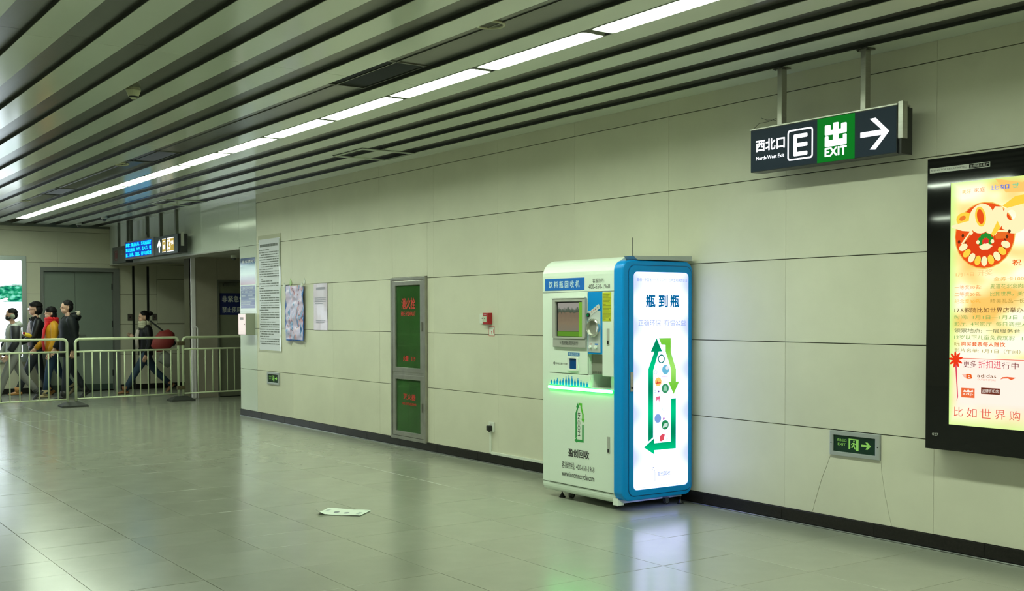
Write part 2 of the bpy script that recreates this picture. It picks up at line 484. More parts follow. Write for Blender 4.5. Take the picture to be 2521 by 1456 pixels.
MB(T).box(D2[0]+0.03, D2[1]-0.03, 0.008, D2[3]-0.037, -0.10, -0.05).build('door_leaf', mat('olive_door', (0.17, 0.175, 0.125, 1), 0.5, noise=0.05), d2)
mb = MB(T).box(7.40, 7.64, 1.985, 2.035, -0.05, 0.01); mb.box(7.42, 7.66, 2.037, 2.052, -0.02, 0.005); mb.build('door_closer', DSTEEL, d2, bevel=0.004)

# other enclosing walls (never seen directly from the photograph's place)
sf = MB().box(XE, -15.99, D+0.30, 10.2, 2.50, 2.6).build('ceiling_soffit', mat('soffit_grey', (0.34, 0.33, 0.28, 1), 0.5)); struct(sf)
struct(MB().box(XE, -15.0, 10.2, 10.4, 0, 2.6).build('wall_back', STONE_END))
struct(MB().box(-15.97, -15.8, D+0.301, 10.2, 0, 2.5).build('wall_return', STONE_END))
struct(MB().box(XE, X1, Y0-0.2, Y0, 0, 3.6).build('wall_left', STONE_END))
struct(MB().box(X1, X1+0.2, Y0, D+0.3, 0, 3.6).build('wall_near', STONE_END))

# ------------------------------------------------------------------ ceiling
ceil = struct(MB().box(XE, X1, Y0, D, 3.42, 3.6).build('ceiling', VOID))
ZCH = 3.219          # recessed channel face
slats = []           # (y0, y1)
k = 0
y = 1.529
edges = []
while y < 3.6:
    edges.append((y, y+0.197)); y += 0.3945
edges[-1] = (3.501, 3.697)
edges += [(4.072, 4.673), (4.862, 5.059), (5.245, 5.470), (5.632, 5.842), (6.033, 6.246)]
low = []
y = 1.529-0.3945
while y > Y0+0.2:
    low.append((y, y+0.197)); y -= 0.3945
edges = sorted(low)+edges
XJ = [X1, 4.86, 0.79, -3.28, -7.35, -11.49, -15.55, -19.62, XE]
VENTS = [(-7.80, -6.85), (-12.96, -12.00), (-17.28, -16.30)]
LX = [(-5.38-1.241*k) for k in range(-10, 15)]     # right ends of the light fittings
def slat_seg(y0, y1, xa, xb):
    g = 0.0025
    # folded tray: flat face, two upstands
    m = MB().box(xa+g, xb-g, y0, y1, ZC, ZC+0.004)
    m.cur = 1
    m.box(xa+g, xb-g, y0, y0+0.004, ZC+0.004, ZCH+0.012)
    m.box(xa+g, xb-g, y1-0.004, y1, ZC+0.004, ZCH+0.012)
    return m
many = MB(); many2 = MB()
HATCH = [(-11.12, -10.45, 5.41, 6.03), (-17.50, -16.70, 5.41, 6.03)]
LY0, LY1 = 4.275, 4.462
for (y0, y1) in edges:
    for xb, xa in zip(XJ[:-1], XJ[1:]):
        near_view = y0 > 1.0 and xa < -1
        if abs(y0-4.072) < 0.01:
            # wide slat: two side strips left and right of the row of lamps
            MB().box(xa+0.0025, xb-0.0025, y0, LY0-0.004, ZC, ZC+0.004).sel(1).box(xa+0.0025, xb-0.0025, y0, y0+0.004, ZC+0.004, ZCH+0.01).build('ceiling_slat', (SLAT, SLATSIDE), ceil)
            MB().box(xa+0.0025, xb-0.0025, LY1+0.004, y1, ZC, ZC+0.004).box(xa+0.0025, xb-0.0025, y1-0.004, y1, ZC+0.004, ZCH+0.01).build('ceiling_slat', SLAT, ceil)
        elif near_view:
            slat_seg(y0, y1, xa, xb).build('ceiling_slat', (SLAT, SLATSIDE), ceil)
        else:
            m = slat_seg(y0, y1, xa, xb); k_ = len(many.v); many.v += m.v; many.f += [[i+k_ for i in f] for f in m.f]; many.mi += m.mi
o = many.build('ceiling_slat_field', (SLAT, SLATSIDE), ceil); o['kind'] = 'stuff'
chs = [(a[1], b[0]) for a, b in zip(edges[:-1], edges[1:])]
for (y0, y1) in chs:
    for xb, xa in zip(XJ[:-1], XJ[1:]):
        if y0 > 1.0 and xa < -1:
            m = MB()
            if y1-y0 > 0.3:
                for r in cut((xa+0.002, xb-0.002, y0-0.01, y1+0.01), [(v[0]+0.01, v[1]-0.01, 3.705, 4.045) for v in VENTS]):
                    m.box(r[0], r[1], r[2], r[3], ZCH, ZCH+0.006)
                m.box(xa, xb, 3.812, 3.820, ZCH-0.006, ZCH)
            else:
                m.box(xa+0.002, xb-0.002, y0-0.01, y1+0.01, ZCH, ZCH+0.006)
            m.build('ceiling_channel', CHAN, ceil)
        else:
            many2.box(xa, xb, y0-0.01, y1+0.01, ZCH, ZCH+0.006)
o = many2.build('ceiling_channel_field', CHAN, ceil); o['kind'] = 'stuff'
# dark trim where the ceiling meets the end wall
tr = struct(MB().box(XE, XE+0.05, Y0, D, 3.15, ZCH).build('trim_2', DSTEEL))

# row of lamps
def lamp(x1, yc, label):
    L_ = 1.194
    r = thing('ceiling_light', label, 'ceiling light', (x1-L_/2, yc, ZC), 'row of ceiling light panels')
    T = below(ZC)
    h = (LY1-LY0)/2
    MB(T).frame(rrect(x1-L_, x1, yc-h, yc+h, 0.03, 3), rrect(x1-L_+0.008, x1-0.008, yc-h+0.008, yc+h-0.008, 0.026, 3), -0.05, 0.003).build('frame', mat('lamp_frame_grey', (0.30, 0.32, 0.26, 1), 0.5), r)
    MB(T).prism(rrect(x1-L_+0.009, x1-0.009, yc-h+0.009, yc+h-0.009, 0.025, 3), -0.042, -0.027).build('diffuser', DIFF, r)
    return r
yc0 = (LY0+LY1)/2
vis = [x for x in LX if x-1.24 > XE and x < -3.0]
ordn = ['nearest', 'second', 'third', 'fourth', 'fifth', 'sixth', 'seventh', 'eighth', 'ninth', 'tenth', 'eleventh', 'twelfth', 'thirteenth', 'fourteenth', 'fifteenth', 'sixteenth', 'seventeenth']
vis.sort(reverse=True)
first = lamp(vis[0], yc0, 'nearest white rectangular ceiling light panel, cut off by the top edge of the photo')
ft = tree_of(first)
for i, x in enumerate(vis[1:], 1):
    lab = ordn[i]+' glowing light panel counted along the ceiling row from the top edge of the photo'
    if i == len(vis)-1: lab = 'farthest glowing light panel of the ceiling row, touching the end wall'
    copy_tree(first, (x-1.225/2, yc0, ZC), lab, children=ft)
for i, x in enumerate(sorted([q for q in LX if q >= -3.0])):
    copy_tree(first, (x-1.225/2, yc0, ZC), ordn[i].replace('nearest', 'first')+' ceiling light panel of the same row outside the photo, past its top edge', children=ft)
# the further rows of the hall, behind and left of the camera
r = thing('ceiling_light_row', 'rows of ceiling light panels over the far side of the hall, outside the photo', 'ceiling light', (-8, -3, ZC))
for yy in (-1.15, -5.9):
    for k in range(-4, 6):
        xa = -9.4+3.2*k
        if -22 < xa < 6.5: MB().box(xa, xa+1.225, yy-0.09, yy+0.09, ZC-0.004, ZC-0.001).build('diffuser', DIFF, r)

# vents in the wide channel
def vent(xa, xb, label):
    r = thing('ceiling_vent', label, 'vent', ((xa+xb)/2, 3.875, ZCH), 'air vents in the dark ceiling channel')
    T = below(ZCH)
    MB(T).frame(rect(xa, xb, 3.698, 4.055), rect(xa+0.018, xb-0.018, 3.712, 4.040), -0.03, 0.006).build('frame', DSTEEL, r)
    MB(T).box(xa+0.01, xb-0.01, 3.70, 4.05, -0.06, -0.05).build('duct', VOID, r)
    lv = mat('vent_louvre', (0.055, 0.06, 0.05, 1), 0.5)
    n = 22
    for k in range(n):
        yy = 3.716+k*(0.322/n)
        MB(T).add([(xa+0.018, yy, -0.022), (xb-0.018, yy, -0.022), (xb-0.018, yy+0.012, 0.0), (xa+0.018, yy+0.012, 0.0),
                   (xa+0.018, yy+0.002, -0.023), (xb-0.018, yy+0.002, -0.023), (xb-0.018, yy+0.014, -0.001), (xa+0.018, yy+0.014, -0.001)],
                  [(0,1,2,3),(7,6,5,4),(0,4,5,1),(2,6,7,3),(0,3,7,4),(1,5,6,2)]).build('louvre', lv, r)
for v, l in zip(VENTS, ('large dark louvred vent in the ceiling channel, nearest of three beside the light row',
                        'middle of the three dark square vents in the ceiling channel beside the light row',
                        'farthest small dark vent in the ceiling channel beside the light row')): vent(v[0], v[1], l)

# round speakers, smoke detector, domes
CREAM = mat('cream_plastic', (0.55, 0.55, 0.36, 1), 0.4)
for x, l in ((-5.66, 'large round ceiling speaker with cream rim at the top of the photo'),
             (-13.28, 'round ceiling speaker with cream rim beside the middle dark vent'),
             (-18.35, 'round ceiling speaker with cream rim beyond the farthest vent, by the left edge')):
    r = thing('ceiling_speaker', l, 'speaker', (x, 3.775, ZCH), 'round speakers in the dark ceiling channel')
    T = below(ZCH)
    m = MB(T); n = 32
    prof = [(0.092, 0.0), (0.092, 0.006), (0.086, 0.012), (0.078, 0.010), (0.074, 0.0)]
    for a, b in zip(prof[:-1], prof[1:]):
        c = [(math.cos(t*2*math.pi/n), math.sin(t*2*math.pi/n)) for t in range(n)]
        m.add([(x+a[0]*q[0], 3.785+a[0]*q[1], a[1]) for q in c]+[(x+b[0]*q[0], 3.785+b[0]*q[1], b[1]) for q in c],
              [(i, (i+1)%n, (i+1)%n+n, i+n) for i in range(n)])
    m.build('rim', CREAM, r, smooth=True)
    MB(T).disc(x, 3.785, 0.076, 0.0, 0.003).build('grille', mat('speaker_grille', (0.09, 0.085, 0.05, 1), 0.6, bump=0.4, bscale=300), r)
x, y = -8.78, 2.602
r = thing('smoke_detector', 'cream smoke detector with a dark ring hanging in a ceiling channel, upper left', 'smoke detector', (x, y, ZCH))
m = MB(); m.loft([(x, y, ZCH), (x, y, ZCH-0.022), (x, y, ZCH-0.024), (x, y, ZCH-0.064)], [0.052, 0.056, 0.054, 0.038], 20); m.build('base', CREAM, r)
MB().loft([(x, y, ZCH-0.064), (x, y, ZCH-0.076)], [0.036, 0.030], 20).build('vent_ring', BLACK, r)
MB().loft([(x, y, ZCH-0.076), (x, y, ZCH-0.084)], [0.028, 0.018], 20).build('cap', CREAM, r)
for (x, y, z, l) in ((-20.6, 5.57, ZCH, 'small white dome camera on the ceiling left of the hanging display boards'),
                     (-22.3, 5.56, ZCH, 'small white dome camera on the ceiling close to the end wall'),
                     (XP+0.9, 7.25, 2.50, 'small cream dome camera under the soffit above the side door')):
    r = thing('dome_camera', l, 'camera', (x, y, z))
    MB().loft([(x, y, z), (x, y, z-0.04), (x, y, z-0.045)], [0.055, 0.055, 0.045], 16).build('base', WPL, r)
    MB().ellip((x, y, z-0.045), (0.043, 0.043, 0.045), 14, 6, -1, 0).build('dome', mat('smoked_dome', (0.08, 0.08, 0.08, 1), 0.08), r, smooth=True)
# access hatches: light square trims hanging just under the slats
for (xa, xb, ya, yb), l in zip(HATCH, ('nearer square ceiling hatch with thin light trim close to the long wall', 'farther square ceiling hatch with thin trim close to the enamel header')):
    r = thing('ceiling_hatch', l, 'hatch', ((xa+xb)/2, (ya+yb)/2, ZC), 'ceiling access hatches')
    T = below(ZC)
    MB(T).frame(rect(xa, xb, ya, yb), rect(xa+0.032, xb-0.032, ya+0.014, yb-0.014), -0.0, 0.014).build('frame', SLAT, r)
    MB(T).frame(rect(xa-0.008, xb+0.008, ya-0.008, yb+0.008), rect(xa, xb, ya, yb), -0.0, 0.003).build('shadow_gap', VOID, r)
    for x in (xa+0.03, xb+0.004):
        MB(T).box(x, x+0.26, 5.478, 5.628, -0.058, -0.040).build('opening', VOID, r)
        MB(T).box(x, x+0.26, 5.850, 6.026, -0.058, -0.040).build('opening', VOID, r)

# ------------------------------------------------------------------ bottle recycling machine
mc = thing('recycling_machine', 'white and blue bottle recycling machine with glowing side panel, on castors by the wall', 'recycling machine', (-6.97, 5.87, 0))
YF, YB_ = 5.52, 6.20
XL, XM, XR = -7.49, -6.57, -6.46
def prof(z0, z1, yf=YF):
    pts = []
    if z0 < 0.1:
        for k in range(6):
            t = math.radians(90*k/5); pts.append((yf+0.055*(1-math.sin(math.pi/2-t)) if False else yf+0.055-0.055*math.sin(t), 0.048+0.055-0.055*math.cos(t)))
    else: pts.append((yf, z0))
    if z1 > 1.80:
        R = 0.145
        for k in range(9):
            t = math.radians(90*k/8); pts.append((yf+R-R*math.cos(t), 1.925-R*0.9+R*0.9*math.sin(t)))
        pts.append((YB_, 1.935))
    else: pts += [(yf, z1), (YB_, z1)]
    pts.append((YB_, max(z0, 0.048)))
    return pts
TX = lambda u, v, w: (w, u, v)     # profile in (y, z), extruded along x
mb = MB(TX)
mb.prism(prof(0, 2), XL, -6.898)
mb.prism(prof(1.178, 2), -6.898, -6.668); mb.prism(prof(0, 0.905), -6.898, -6.668)
mb.prism(rect(5.74, YB_, 0.905, 1.178), -6.898, -6.668)
mb.prism(prof(1.03, 2), -6.668, XM); mb.prism(prof(0, 0.905), -6.668, XM)
mb.prism(rect(5.56, YB_, 0.905, 1.03), -6.668, XM)
mb.build('body', WHITE, mc)
mb = MB(TX); pr = prof(0, 2)
mb.prism([(5.60, 1.925), (6.20, 1.936), (6.20, 1.90), (5.64, 1.897)], XM+0.001, XR+0.003)
mb.build('top_cover', mat('machine_top_grey', (0.42, 0.45, 0.44, 1), 0.3), mc)
MB(TX).prism([(5.497, 0.045), (5.497, 0.100), (5.515, 0.085), (5.560, 0.062), (5.560, 0.045)], XM-0.005, XM+0.055).build('corner_foot', WHITE2, mc, bevel=0.004)
T = front(YF)
def P(name, u0, u1, v0, v1, w0, w1, m, bev=0.0, par=None): return MB(T).box(u0, u1, v0, v1, w0, w1).build(name, m, par or mc, bevel=bev)
P('seam', XL, XM, 1.6605, 1.6645, 0, 0.0015, SEAM)
P('seam', -7.3955, -7.3925, 0.12, 1.66, 0, 0.0012, SEAM)
P('seam', XL, XM, 0.1225, 0.1265, 0, 0.0015, SEAM)
P('seam', -7.3955, -6.8955, 1.0135, 1.0175, 0, 0.0015, SEAM)
P('seam', -6.8985, -6.8955, 0.925, 1.66, 0, 0.0015, BLACK)
up_d = P('upper_door', -7.392, -6.899, 1.018, 1.660, 0, 0.007, WHITE, 0.003)
lowp = P('bottle_band', -7.392, -6.862, 0.918, 1.013, 0, 0.007, WHITE, 0.003)
ld = P('lower_door', -7.392, -6.575, 0.130, 0.884, 0, 0.007, WHITE, 0.003)
hb = P('name_plate', -7.458, -6.943, 1.678, 1.774, 0, 0.002, LBLUE)
LW = mat('label_white_print', (0.60, 0.78, 0.85, 1), 0.5)
text('饮 料 瓶 回 收 机', T, -7.405, -7.003, 1.698, 1.752, 0.0028, LW, hb, 0.02)
text('客服热线:', T, -6.842, -6.70, 1.728, 1.763, 0.0012, INK, mc)
text('400-650-1968', T, -6.893, -6.634, 1.682, 1.718, 0.0012, INK, mc)
# screen
bz = MB(T).frame(rrect(-7.326, -6.902, 1.292, 1.625, 0.02, 4), rrect(-7.286, -6.939, 1.309, 1.587, 0.004, 4), 0.006, 0.030).build('screen_bezel', GREYP, mc, bevel=0.004)
P('bezel_ledge', -7.326, -6.902, 1.612, 1.627, 0.03, 0.036, WHITE2, 0.003, bz)
ck = P('caption_plate', -7.324, -6.903, 1.224, 1.292, 0.006, 0.024, GREYP, 0.004)
text('↑请按触摸屏操作', T, -7.235, -6.99, 1.243, 1.278, 0.0248, INK, ck)
def screen_mat():
    m = bpy.data.materials.new('screen_picture'); m.use_nodes = True; nt = m.node_tree; N = nt.nodes; L = nt.links; N.clear()
    tc = N.new('ShaderNodeTexCoord'); sx = N.new('ShaderNodeSeparateXYZ'); L.new(tc.outputs['Generated'], sx.inputs[0])
    n = N.new('ShaderNodeTexNoise'); n.inputs['Scale'].default_value = 7; n.inputs['Detail'].default_value = 6; L.new(tc.outputs['Generated'], n.inputs['Vector'])
    ad = N.new('ShaderNodeMath'); ad.operation = 'MULTIPLY_ADD'; L.new(n.outputs['Fac'], ad.inputs[0]); ad.inputs[1].default_value = 0.35; L.new(sx.outputs['Z'], ad.inputs[2])
    cr = N.new('ShaderNodeValToRGB'); e = cr.color_ramp; e.elements[0].position = 0.15; e.elements[0].color = rgb(120, 118, 100)
    e.elements[1].position = 1.15 if False else 1.0; e.elements[1].color = rgb(150, 148, 138)
    for p, c in ((0.45, rgb(128, 116, 92)), (0.80, rgb(118, 104, 84)), (0.84, rgb(70, 82, 66)), (0.95, rgb(88, 98, 84))):
        q = e.elements.new(p); q.color = c
    L.new(ad.outputs[0], cr.inputs[0])
    em = N.new('ShaderNodeEmission'); em.inputs[1].default_value = 1.0; L.new(cr.outputs[0], em.inputs[0])
    o = N.new('ShaderNodeOutputMaterial'); L.new(em.outputs[0], o.inputs[0]); return m
sc = P('screen', -7.286, -6.939, 1.309, 1.587, 0.007, 0.012, BLACK)
P('screen_image', -7.272, -6.998, 1.352, 1.578, 0.012, 0.0128, screen_mat(), 0, sc)
P('screen_green', -6.998, -6.942, 1.313, 1.582, 0.012, 0.0128, glow('screen_green', rgb(128, 190, 62), 0.8), 0, sc)
P('screen_green', -7.276, -6.998, 1.313, 1.350, 0.012, 0.0128, glow('screen_green2', rgb(104, 160, 52), 0.75), 0, sc)
# card slot
cs = P('slot_label', -7.146, -6.997, 1.157, 1.185, 0.007, 0.009, mat('slot_blue', (0.03, 0.17, 0.42, 1), 0.4))
text('票据打印区', T, -7.135, -7.008, 1.161, 1.181, 0.0097, LW, cs)
fr = MB(T).frame(rrect(-7.140, -7.008, 1.040, 1.153, 0.014, 4), rrect(-7.122, -7.026, 1.056, 1.138, 0.006, 4), 0.006, 0.020).build('slot_frame', WHITE2, mc, bevel=0.003)
MB(T).box(-7.122, -7.026, 1.056, 1.138, 0.007, 0.009).build('slot_recess', mat('slot_deep_blue', (0.0, 0.06, 0.22, 1), 0.2), fr)
text('市政交通一卡通', T, -7.305, -7.152, 1.084, 1.100, 0.0077, INK, mc)
MB(T).ring(-7.325, 1.093, 0.007, 0.012, 0.007, 0.0078, 16).build('card_logo', INK, mc)
# feed opening
bp = P('feed_panel', -6.894, -6.711, 1.180, 1.658, 0, 0.008, BLUE, 0.002)
ip = P('feed_plate', -6.883, -6.737, 1.193, 1.514, 0.008, 0.011, mat('plate_pale', (0.52, 0.55, 0.54, 1), 0.4), 0.001)
m = MB(T); n = 36
prf = [(0.072, 0.011), (0.072, 0.030), (0.066, 0.036), (0.058, 0.034), (0.055, 0.014)]
for a, b in zip(prf[:-1], prf[1:]):
    c = [(math.cos(t*2*math.pi/n), math.sin(t*2*math.pi/n)) for t in range(n)]
    m.add([(-6.809+a[0]*q[0], 1.382+a[0]*q[1], a[1]) for q in c]+[(-6.809+b[0]*q[0], 1.382+b[0]*q[1], b[1]) for q in c], [(i, (i+1)%n, (i+1)%n+n, i+n) for i in range(n)])
rg = m.build('feed_ring', mat('bright_chrome', (0.75, 0.76, 0.70, 1), 0.18, metal=0.9), mc, smooth=True)
MB(T).disc(-6.809, 1.382, 0.057, 0.011, 0.014, 32).build('feed_hatch', mat('hatch_grey', (0.32, 0.32, 0.27, 1), 0.3, metal=0.3), rg)
gb = MB(T).disc(-6.876, 1.481, 0.016, 0.008, 0.022, 20).build('button', BLACK, mc)
MB(T).disc(-6.876, 1.481, 0.011, 0.022, 0.026, 20).build('button_cap', glow('button_green', rgb(20, 130, 70), 0.7), gb)
ca_, sa_ = math.cos(math.radians(28)), math.sin(math.radians(28))
def rotp(pts, cx, cy): return [(cx+a*ca_-b*sa_, cy+a*sa_+b*ca_) for a, b in pts]
st = MB(T).prism(rotp(rrect(-0.062, 0.062, -0.018, 0.018, 0.006, 3), -6.800, 1.522), 0.0115, 0.013).build('slanted_sticker', mat('sticker_pale', (0.58, 0.60, 0.58, 1), 0.4), mc)
for q in (-0.04, -0.012, 0.008, 0.04):
    MB(T).prism(rotp(rect(q-0.005, q+0.005, -0.004, 0.006), -6.800, 1.522), 0.013, 0.0137).build('red_mark', REDT, st)
for u in (-6.852, -6.785):
    MB(T).disc(u, 1.234, 0.013, 0.011, 0.026, 18).build('knob', WHITE2, mc, bevel=0.003)
P('knob_label', -6.803, -6.765, 1.252, 1.262, 0.011, 0.0117, LBLUE)
P('knob_label', -6.856, -6.838, 1.252, 1.262, 0.011, 0.0117, mat('pinkish', (0.5, 0.3, 0.3, 1), 0.5))
# flap and tray below the feed opening
P('return_flap', -6.893, -6.712, 1.022, 1.176, -0.05, -0.035, mat('flap_grey', (0.27, 0.26, 0.22, 1), 0.3), 0.002)
text('请将退瓶取出', T, -6.885, -6.722, 1.026, 1.046, -0.0340, BLACK, mc)
mb = MB(T).box(-6.894, -6.672, 0.906, 0.918, -0.20, 0.0); mb.box(-6.862, -6.856, 0.918, 1.015, -0.02, 0.0); mb.build('return_tray', WHITE, mc)
rp = P('right_door', -6.709, -6.574, 1.014, 1.656, 0, 0.014, WHITE, 0.005)
yl = P('notice_sticker', -6.706, -6.602, 1.434, 1.653, 0.014, 0.0148, mat('yellow_sticker', (0.52, 0.55, 0.015, 1), 0.5))
YI = mat('olive_print', (0.22, 0.23, 0.02, 1), 0.6)
mb = MB(T); zz = 1.632; k = 0
for k in range(19):
    ln = random.choice([0.085, 0.08, 0.07, 0.082, 0.03, 0.06]) if k else 0.075
    u = -6.697+(0 if ln > 0.05 else 0.0)
    while u < -6.697+ln:
        wd = random.uniform(0.004, 0.009); mb.box(u, u+wd, zz, zz+(0.0045 if k else 0.006), 0.0148, 0.0153); u += wd+0.0018
    zz -= 0.0102
tag(mb.build('print_lines', YI, yl), kind='stuff')
MB(T).prism([(-6.632, 1.440), (-6.610, 1.440), (-6.621, 1.460)], 0.0148, 0.0153).build('warning_mark', YI, yl)
def latch(par, u0, u1, v0, v1, w):
    h = P('door_latch', u0, u1, v0, v1, w, w+0.004, mat('latch_grey', (0.42, 0.43, 0.38, 1), 0.5), 0.002, par)
    P('latch_lock', u0+0.006, u1-0.006, v0+0.008, v0+0.034, w+0.004, w+0.0055, BLACK, 0, par)
latch(mc, -6.652, -6.622, 1.254, 1.380, 0.014)
latch(mc, -6.655, -6.624, 0.428, 0.555, 0.007)
# printed row of bottles
hs = [0.047, 0.053, 0.070, 0.057, 0.069, 0.088, 0.104, 0.095, 0.070, 0.079, 0.064, 0.053, 0.046]
for k, h in enumerate(hs):
    u = -7.362+k*0.0383; h *= 0.80; v0 = 0.920
    w_ = 0.0125
    MB(T).prism([(u-w_, v0), (u+w_, v0), (u+w_, v0+h*0.58), (u+0.004, v0+h*0.82), (u+0.004, v0+h), (u-0.004, v0+h), (u-0.004, v0+h*0.82), (u-w_, v0+h*0.58)], 0.007, 0.0078).build('bottle_print', BLUE, mc)
# green light strip
MB(T).prism(rrect(-7.400, -6.583, 0.884, 0.914, 0.010, 4), 0.0, 0.012).build('strip_halo', mat('strip_green_halo', (0.05, 0.6, 0.15, 1), 0.3, emit=(0.02, 0.9, 0.12, 1), es=0.9), mc)  # green halo around the strip, put in as an emissive surround
MB(T).prism(rrect(-7.396, -6.588, 0.888, 0.911, 0.009, 4), 0.012, 0.018).build('light_strip', glow('green_led', (0.08, 1.0, 0.20, 1), 25.0), mc)
# logo, lettering on the lower door
G1 = mat('logo_dark_green', (0.02, 0.30, 0.06, 1), 0.5); G2 = mat('logo_light_green', (0.10, 0.50, 0.03, 1), 0.5)
def logo(T, par, u0, u1, v0, v1, w, m1, m2, th=0.13):
    """bottle made of arrows; shapes given in a unit box"""
    q = lambda pts: [(u0+a*(u1-u0), v0+b*(v1-v0)) for a, b in pts]
    a = MB(T).prism(q([(0.12, 0.113), (0.255, 0.147), (0.255, 0.722), (0.41, 0.885), (0.505, 0.885), (0.35, 1.0), (0.19, 0.885), (0.29, 0.885), (0.12, 0.735)]), w, w+0.0008).build('logo_arrow', m1, par)
    b = MB(T).prism(q([(0.415, 1.0), (0.755, 1.0), (0.755, 0.88), (0.905, 0.725), (0.905, 0.618), (1.0, 0.618), (0.84, 0.51), (0.685, 0.62), (0.765, 0.618), (0.765, 0.727), (0.605, 0.885), (0.605, 0.94), (0.49, 0.943)]), w, w+0.0008).build('logo_arrow', m2, par)
    c = MB(T).prism(q([(0.905, 0.473), (0.765, 0.473), (0.76, 0.098), (0.285, 0.095), (0.285, 0.138), (0.0, 0.067), (0.285, 0.0), (0.285, 0.035), (0.905, 0.035)]), w, w+0.0008).build('logo_arrow', m1, par)
logo(T, ld, -7.066, -6.933, 0.471, 0.790, 0.007, G1, G2)
text('INCOM', T, -7.020, -6.988, 0.530, 0.712, 0.0078, INK, ld, rot=-90)
text('盈创回收', T, -7.140, -6.878, 0.358, 0.420, 0.0078, INK, ld, 0.035)
text('客服热线: 400-650-1968', T, -7.225, -6.812, 0.256, 0.312, 0.0078, INK, ld)
text('www.incomrecycle.com', T, -7.228, -6.812, 0.176, 0.236, 0.0078, INK, ld, 0.006)
# blue side housing with the lit panel
T = side(XR)
hs_ = MB(T).prism(rrect(5.498, 6.212, 0.080, 1.892, 0.075, 8), XM-XR, 0.0).build('side_housing', BLUE, mc, bevel=0.018, seg=3)
MB(T).frame(rrect(5.552, 6.196, 0.112, 1.858, 0.06, 6), rrect(5.556, 6.192, 0.116, 1.854, 0.057, 6), -0.001, 0.0012).build('seam', mat('groove_blue', (0.0, 0.05, 0.16, 1), 0.6), hs_)
sd = MB(T).frame(rrect(5.558, 6.190, 0.118, 1.852, 0.055, 6), rrect(5.600, 6.160, 0.160, 1.806, 0.035, 6), 0, 0.006).build('panel_frame', BLUE, mc, bevel=0.002)
def lit_mat():
    m = bpy.data.materials.new('lit_white_panel'); m.use_nodes = True; nt = m.node_tree; N = nt.nodes; L = nt.links; N.clear()
    tc = N.new('ShaderNodeTexCoord'); sx = N.new('ShaderNodeSeparateXYZ'); L.new(tc.outputs['Generated'], sx.inputs[0])
    # bright rows of tubes behind an opal sheet
    a = N.new('ShaderNodeMath'); a.operation = 'MULTIPLY'; a.inputs[1].default_value = 2*math.pi*5; L.new(sx.outputs['Z'], a.inputs[0])
    s_ = N.new('ShaderNodeMath'); s_.operation = 'SINE'; L.new(a.outputs[0], s_.inputs[0])
    b = N.new('ShaderNodeMath'); b.operation = 'SUBTRACT'; b.inputs[1].default_value = 0.5; L.new(sx.outputs['Y'], b.inputs[0])
    c = N.new('ShaderNodeMath'); c.operation = 'ABSOLUTE'; L.new(b.outputs[0], c.inputs[0])
    d = N.new('ShaderNodeMath'); d.operation = 'MULTIPLY_ADD'; L.new(s_.outputs[0], d.inputs[0]); d.inputs[1].default_value = -0.10; L.new(c.outputs[0], d.inputs[2])
    cr = N.new('ShaderNodeValToRGB'); cr.color_ramp.elements[0].position = 0.22; cr.color_ramp.elements[0].color = (1.0, 1.08, 1.85, 1)
    cr.color_ramp.elements[1].position = 0.56; cr.color_ramp.elements[1].color = (0.44, 0.50, 0.85, 1)
    L.new(d.outputs[0], cr.inputs[0])
    e = N.new('ShaderNodeEmission'); e.inputs[1].default_value = 1.55; L.new(cr.outputs[0], e.inputs[0])
    o = N.new('ShaderNodeOutputMaterial'); L.new(e.outputs[0], o.inputs[0]); return m
lp = MB(T).prism(rrect(5.600, 6.160, 0.160, 1.806, 0.035, 6), 0.0, 0.004).build('lit_panel', lit_mat(), mc)
def glz(name, c0, c1, s, scale=3.0):
    m = bpy.data.materials.new(name); m.use_nodes = True; nt = m.node_tree; N = nt.nodes; L = nt.links; N.clear()
    tc = N.new('ShaderNodeTexCoord'); sx = N.new('ShaderNodeSeparateXYZ'); L.new(tc.outputs['Object'], sx.inputs[0])
    a = N.new('ShaderNodeMath'); a.operation = 'MULTIPLY'; a.inputs[1].default_value = 2*math.pi*scale; L.new(sx.outputs['Z'], a.inputs[0])
    s_ = N.new('ShaderNodeMath'); s_.operation = 'SINE'; L.new(a.outputs[0], s_.inputs[0])
    mr = N.new('ShaderNodeMapRange'); mr.inputs['From Min'].default_value = -1; L.new(s_.outputs[0], mr.inputs['Value'])
    mx = N.new('ShaderNodeMix'); mx.data_type = 'RGBA'; mx.inputs[6].default_value = c0; mx.inputs[7].default_value = c1; L.new(mr.outputs[0], mx.inputs[0])
    e = N.new('ShaderNodeEmission'); e.inputs[1].default_value = s; L.new(mx.outputs[2], e.inputs[0])
    o = N.new('ShaderNodeOutputMaterial'); L.new(e.outputs[0], o.inputs[0]); return m
E1 = glz('lit_green_arrow', rgb(0, 140, 95), rgb(0, 205, 135), 1.0)
E2 = glz('lit_lime_arrow', rgb(120, 205, 60), rgb(165, 235, 110), 1.0)
EB = glow('lit_blue_text', rgb(0, 100, 150), 1.0)
EL = glow('lit_pale_blue_text', rgb(150, 170, 220), 1.0)
text('盈创—中国唯一一家实现瓶到瓶再生利用的企业', T, 5.634, 6.148, 1.735, 1.760, 0.0046, glow('lit_mid_blue', rgb(95, 130, 190), 1.0), lp)
for u, ch in ((5.726, '瓶'), (5.853, '到'), (5.973, '瓶')):
    text(ch, T, u, u+0.09, 1.541, 1.632, 0.0046, EB, lp, 0.03)
text('正确环保  有偿公益', T, 5.648, 6.134, 1.398, 1.444, 0.0046, EL, lp)
logo(T, lp, 5.705, 6.065, 0.419, 1.304, 0.004, E1, E2)
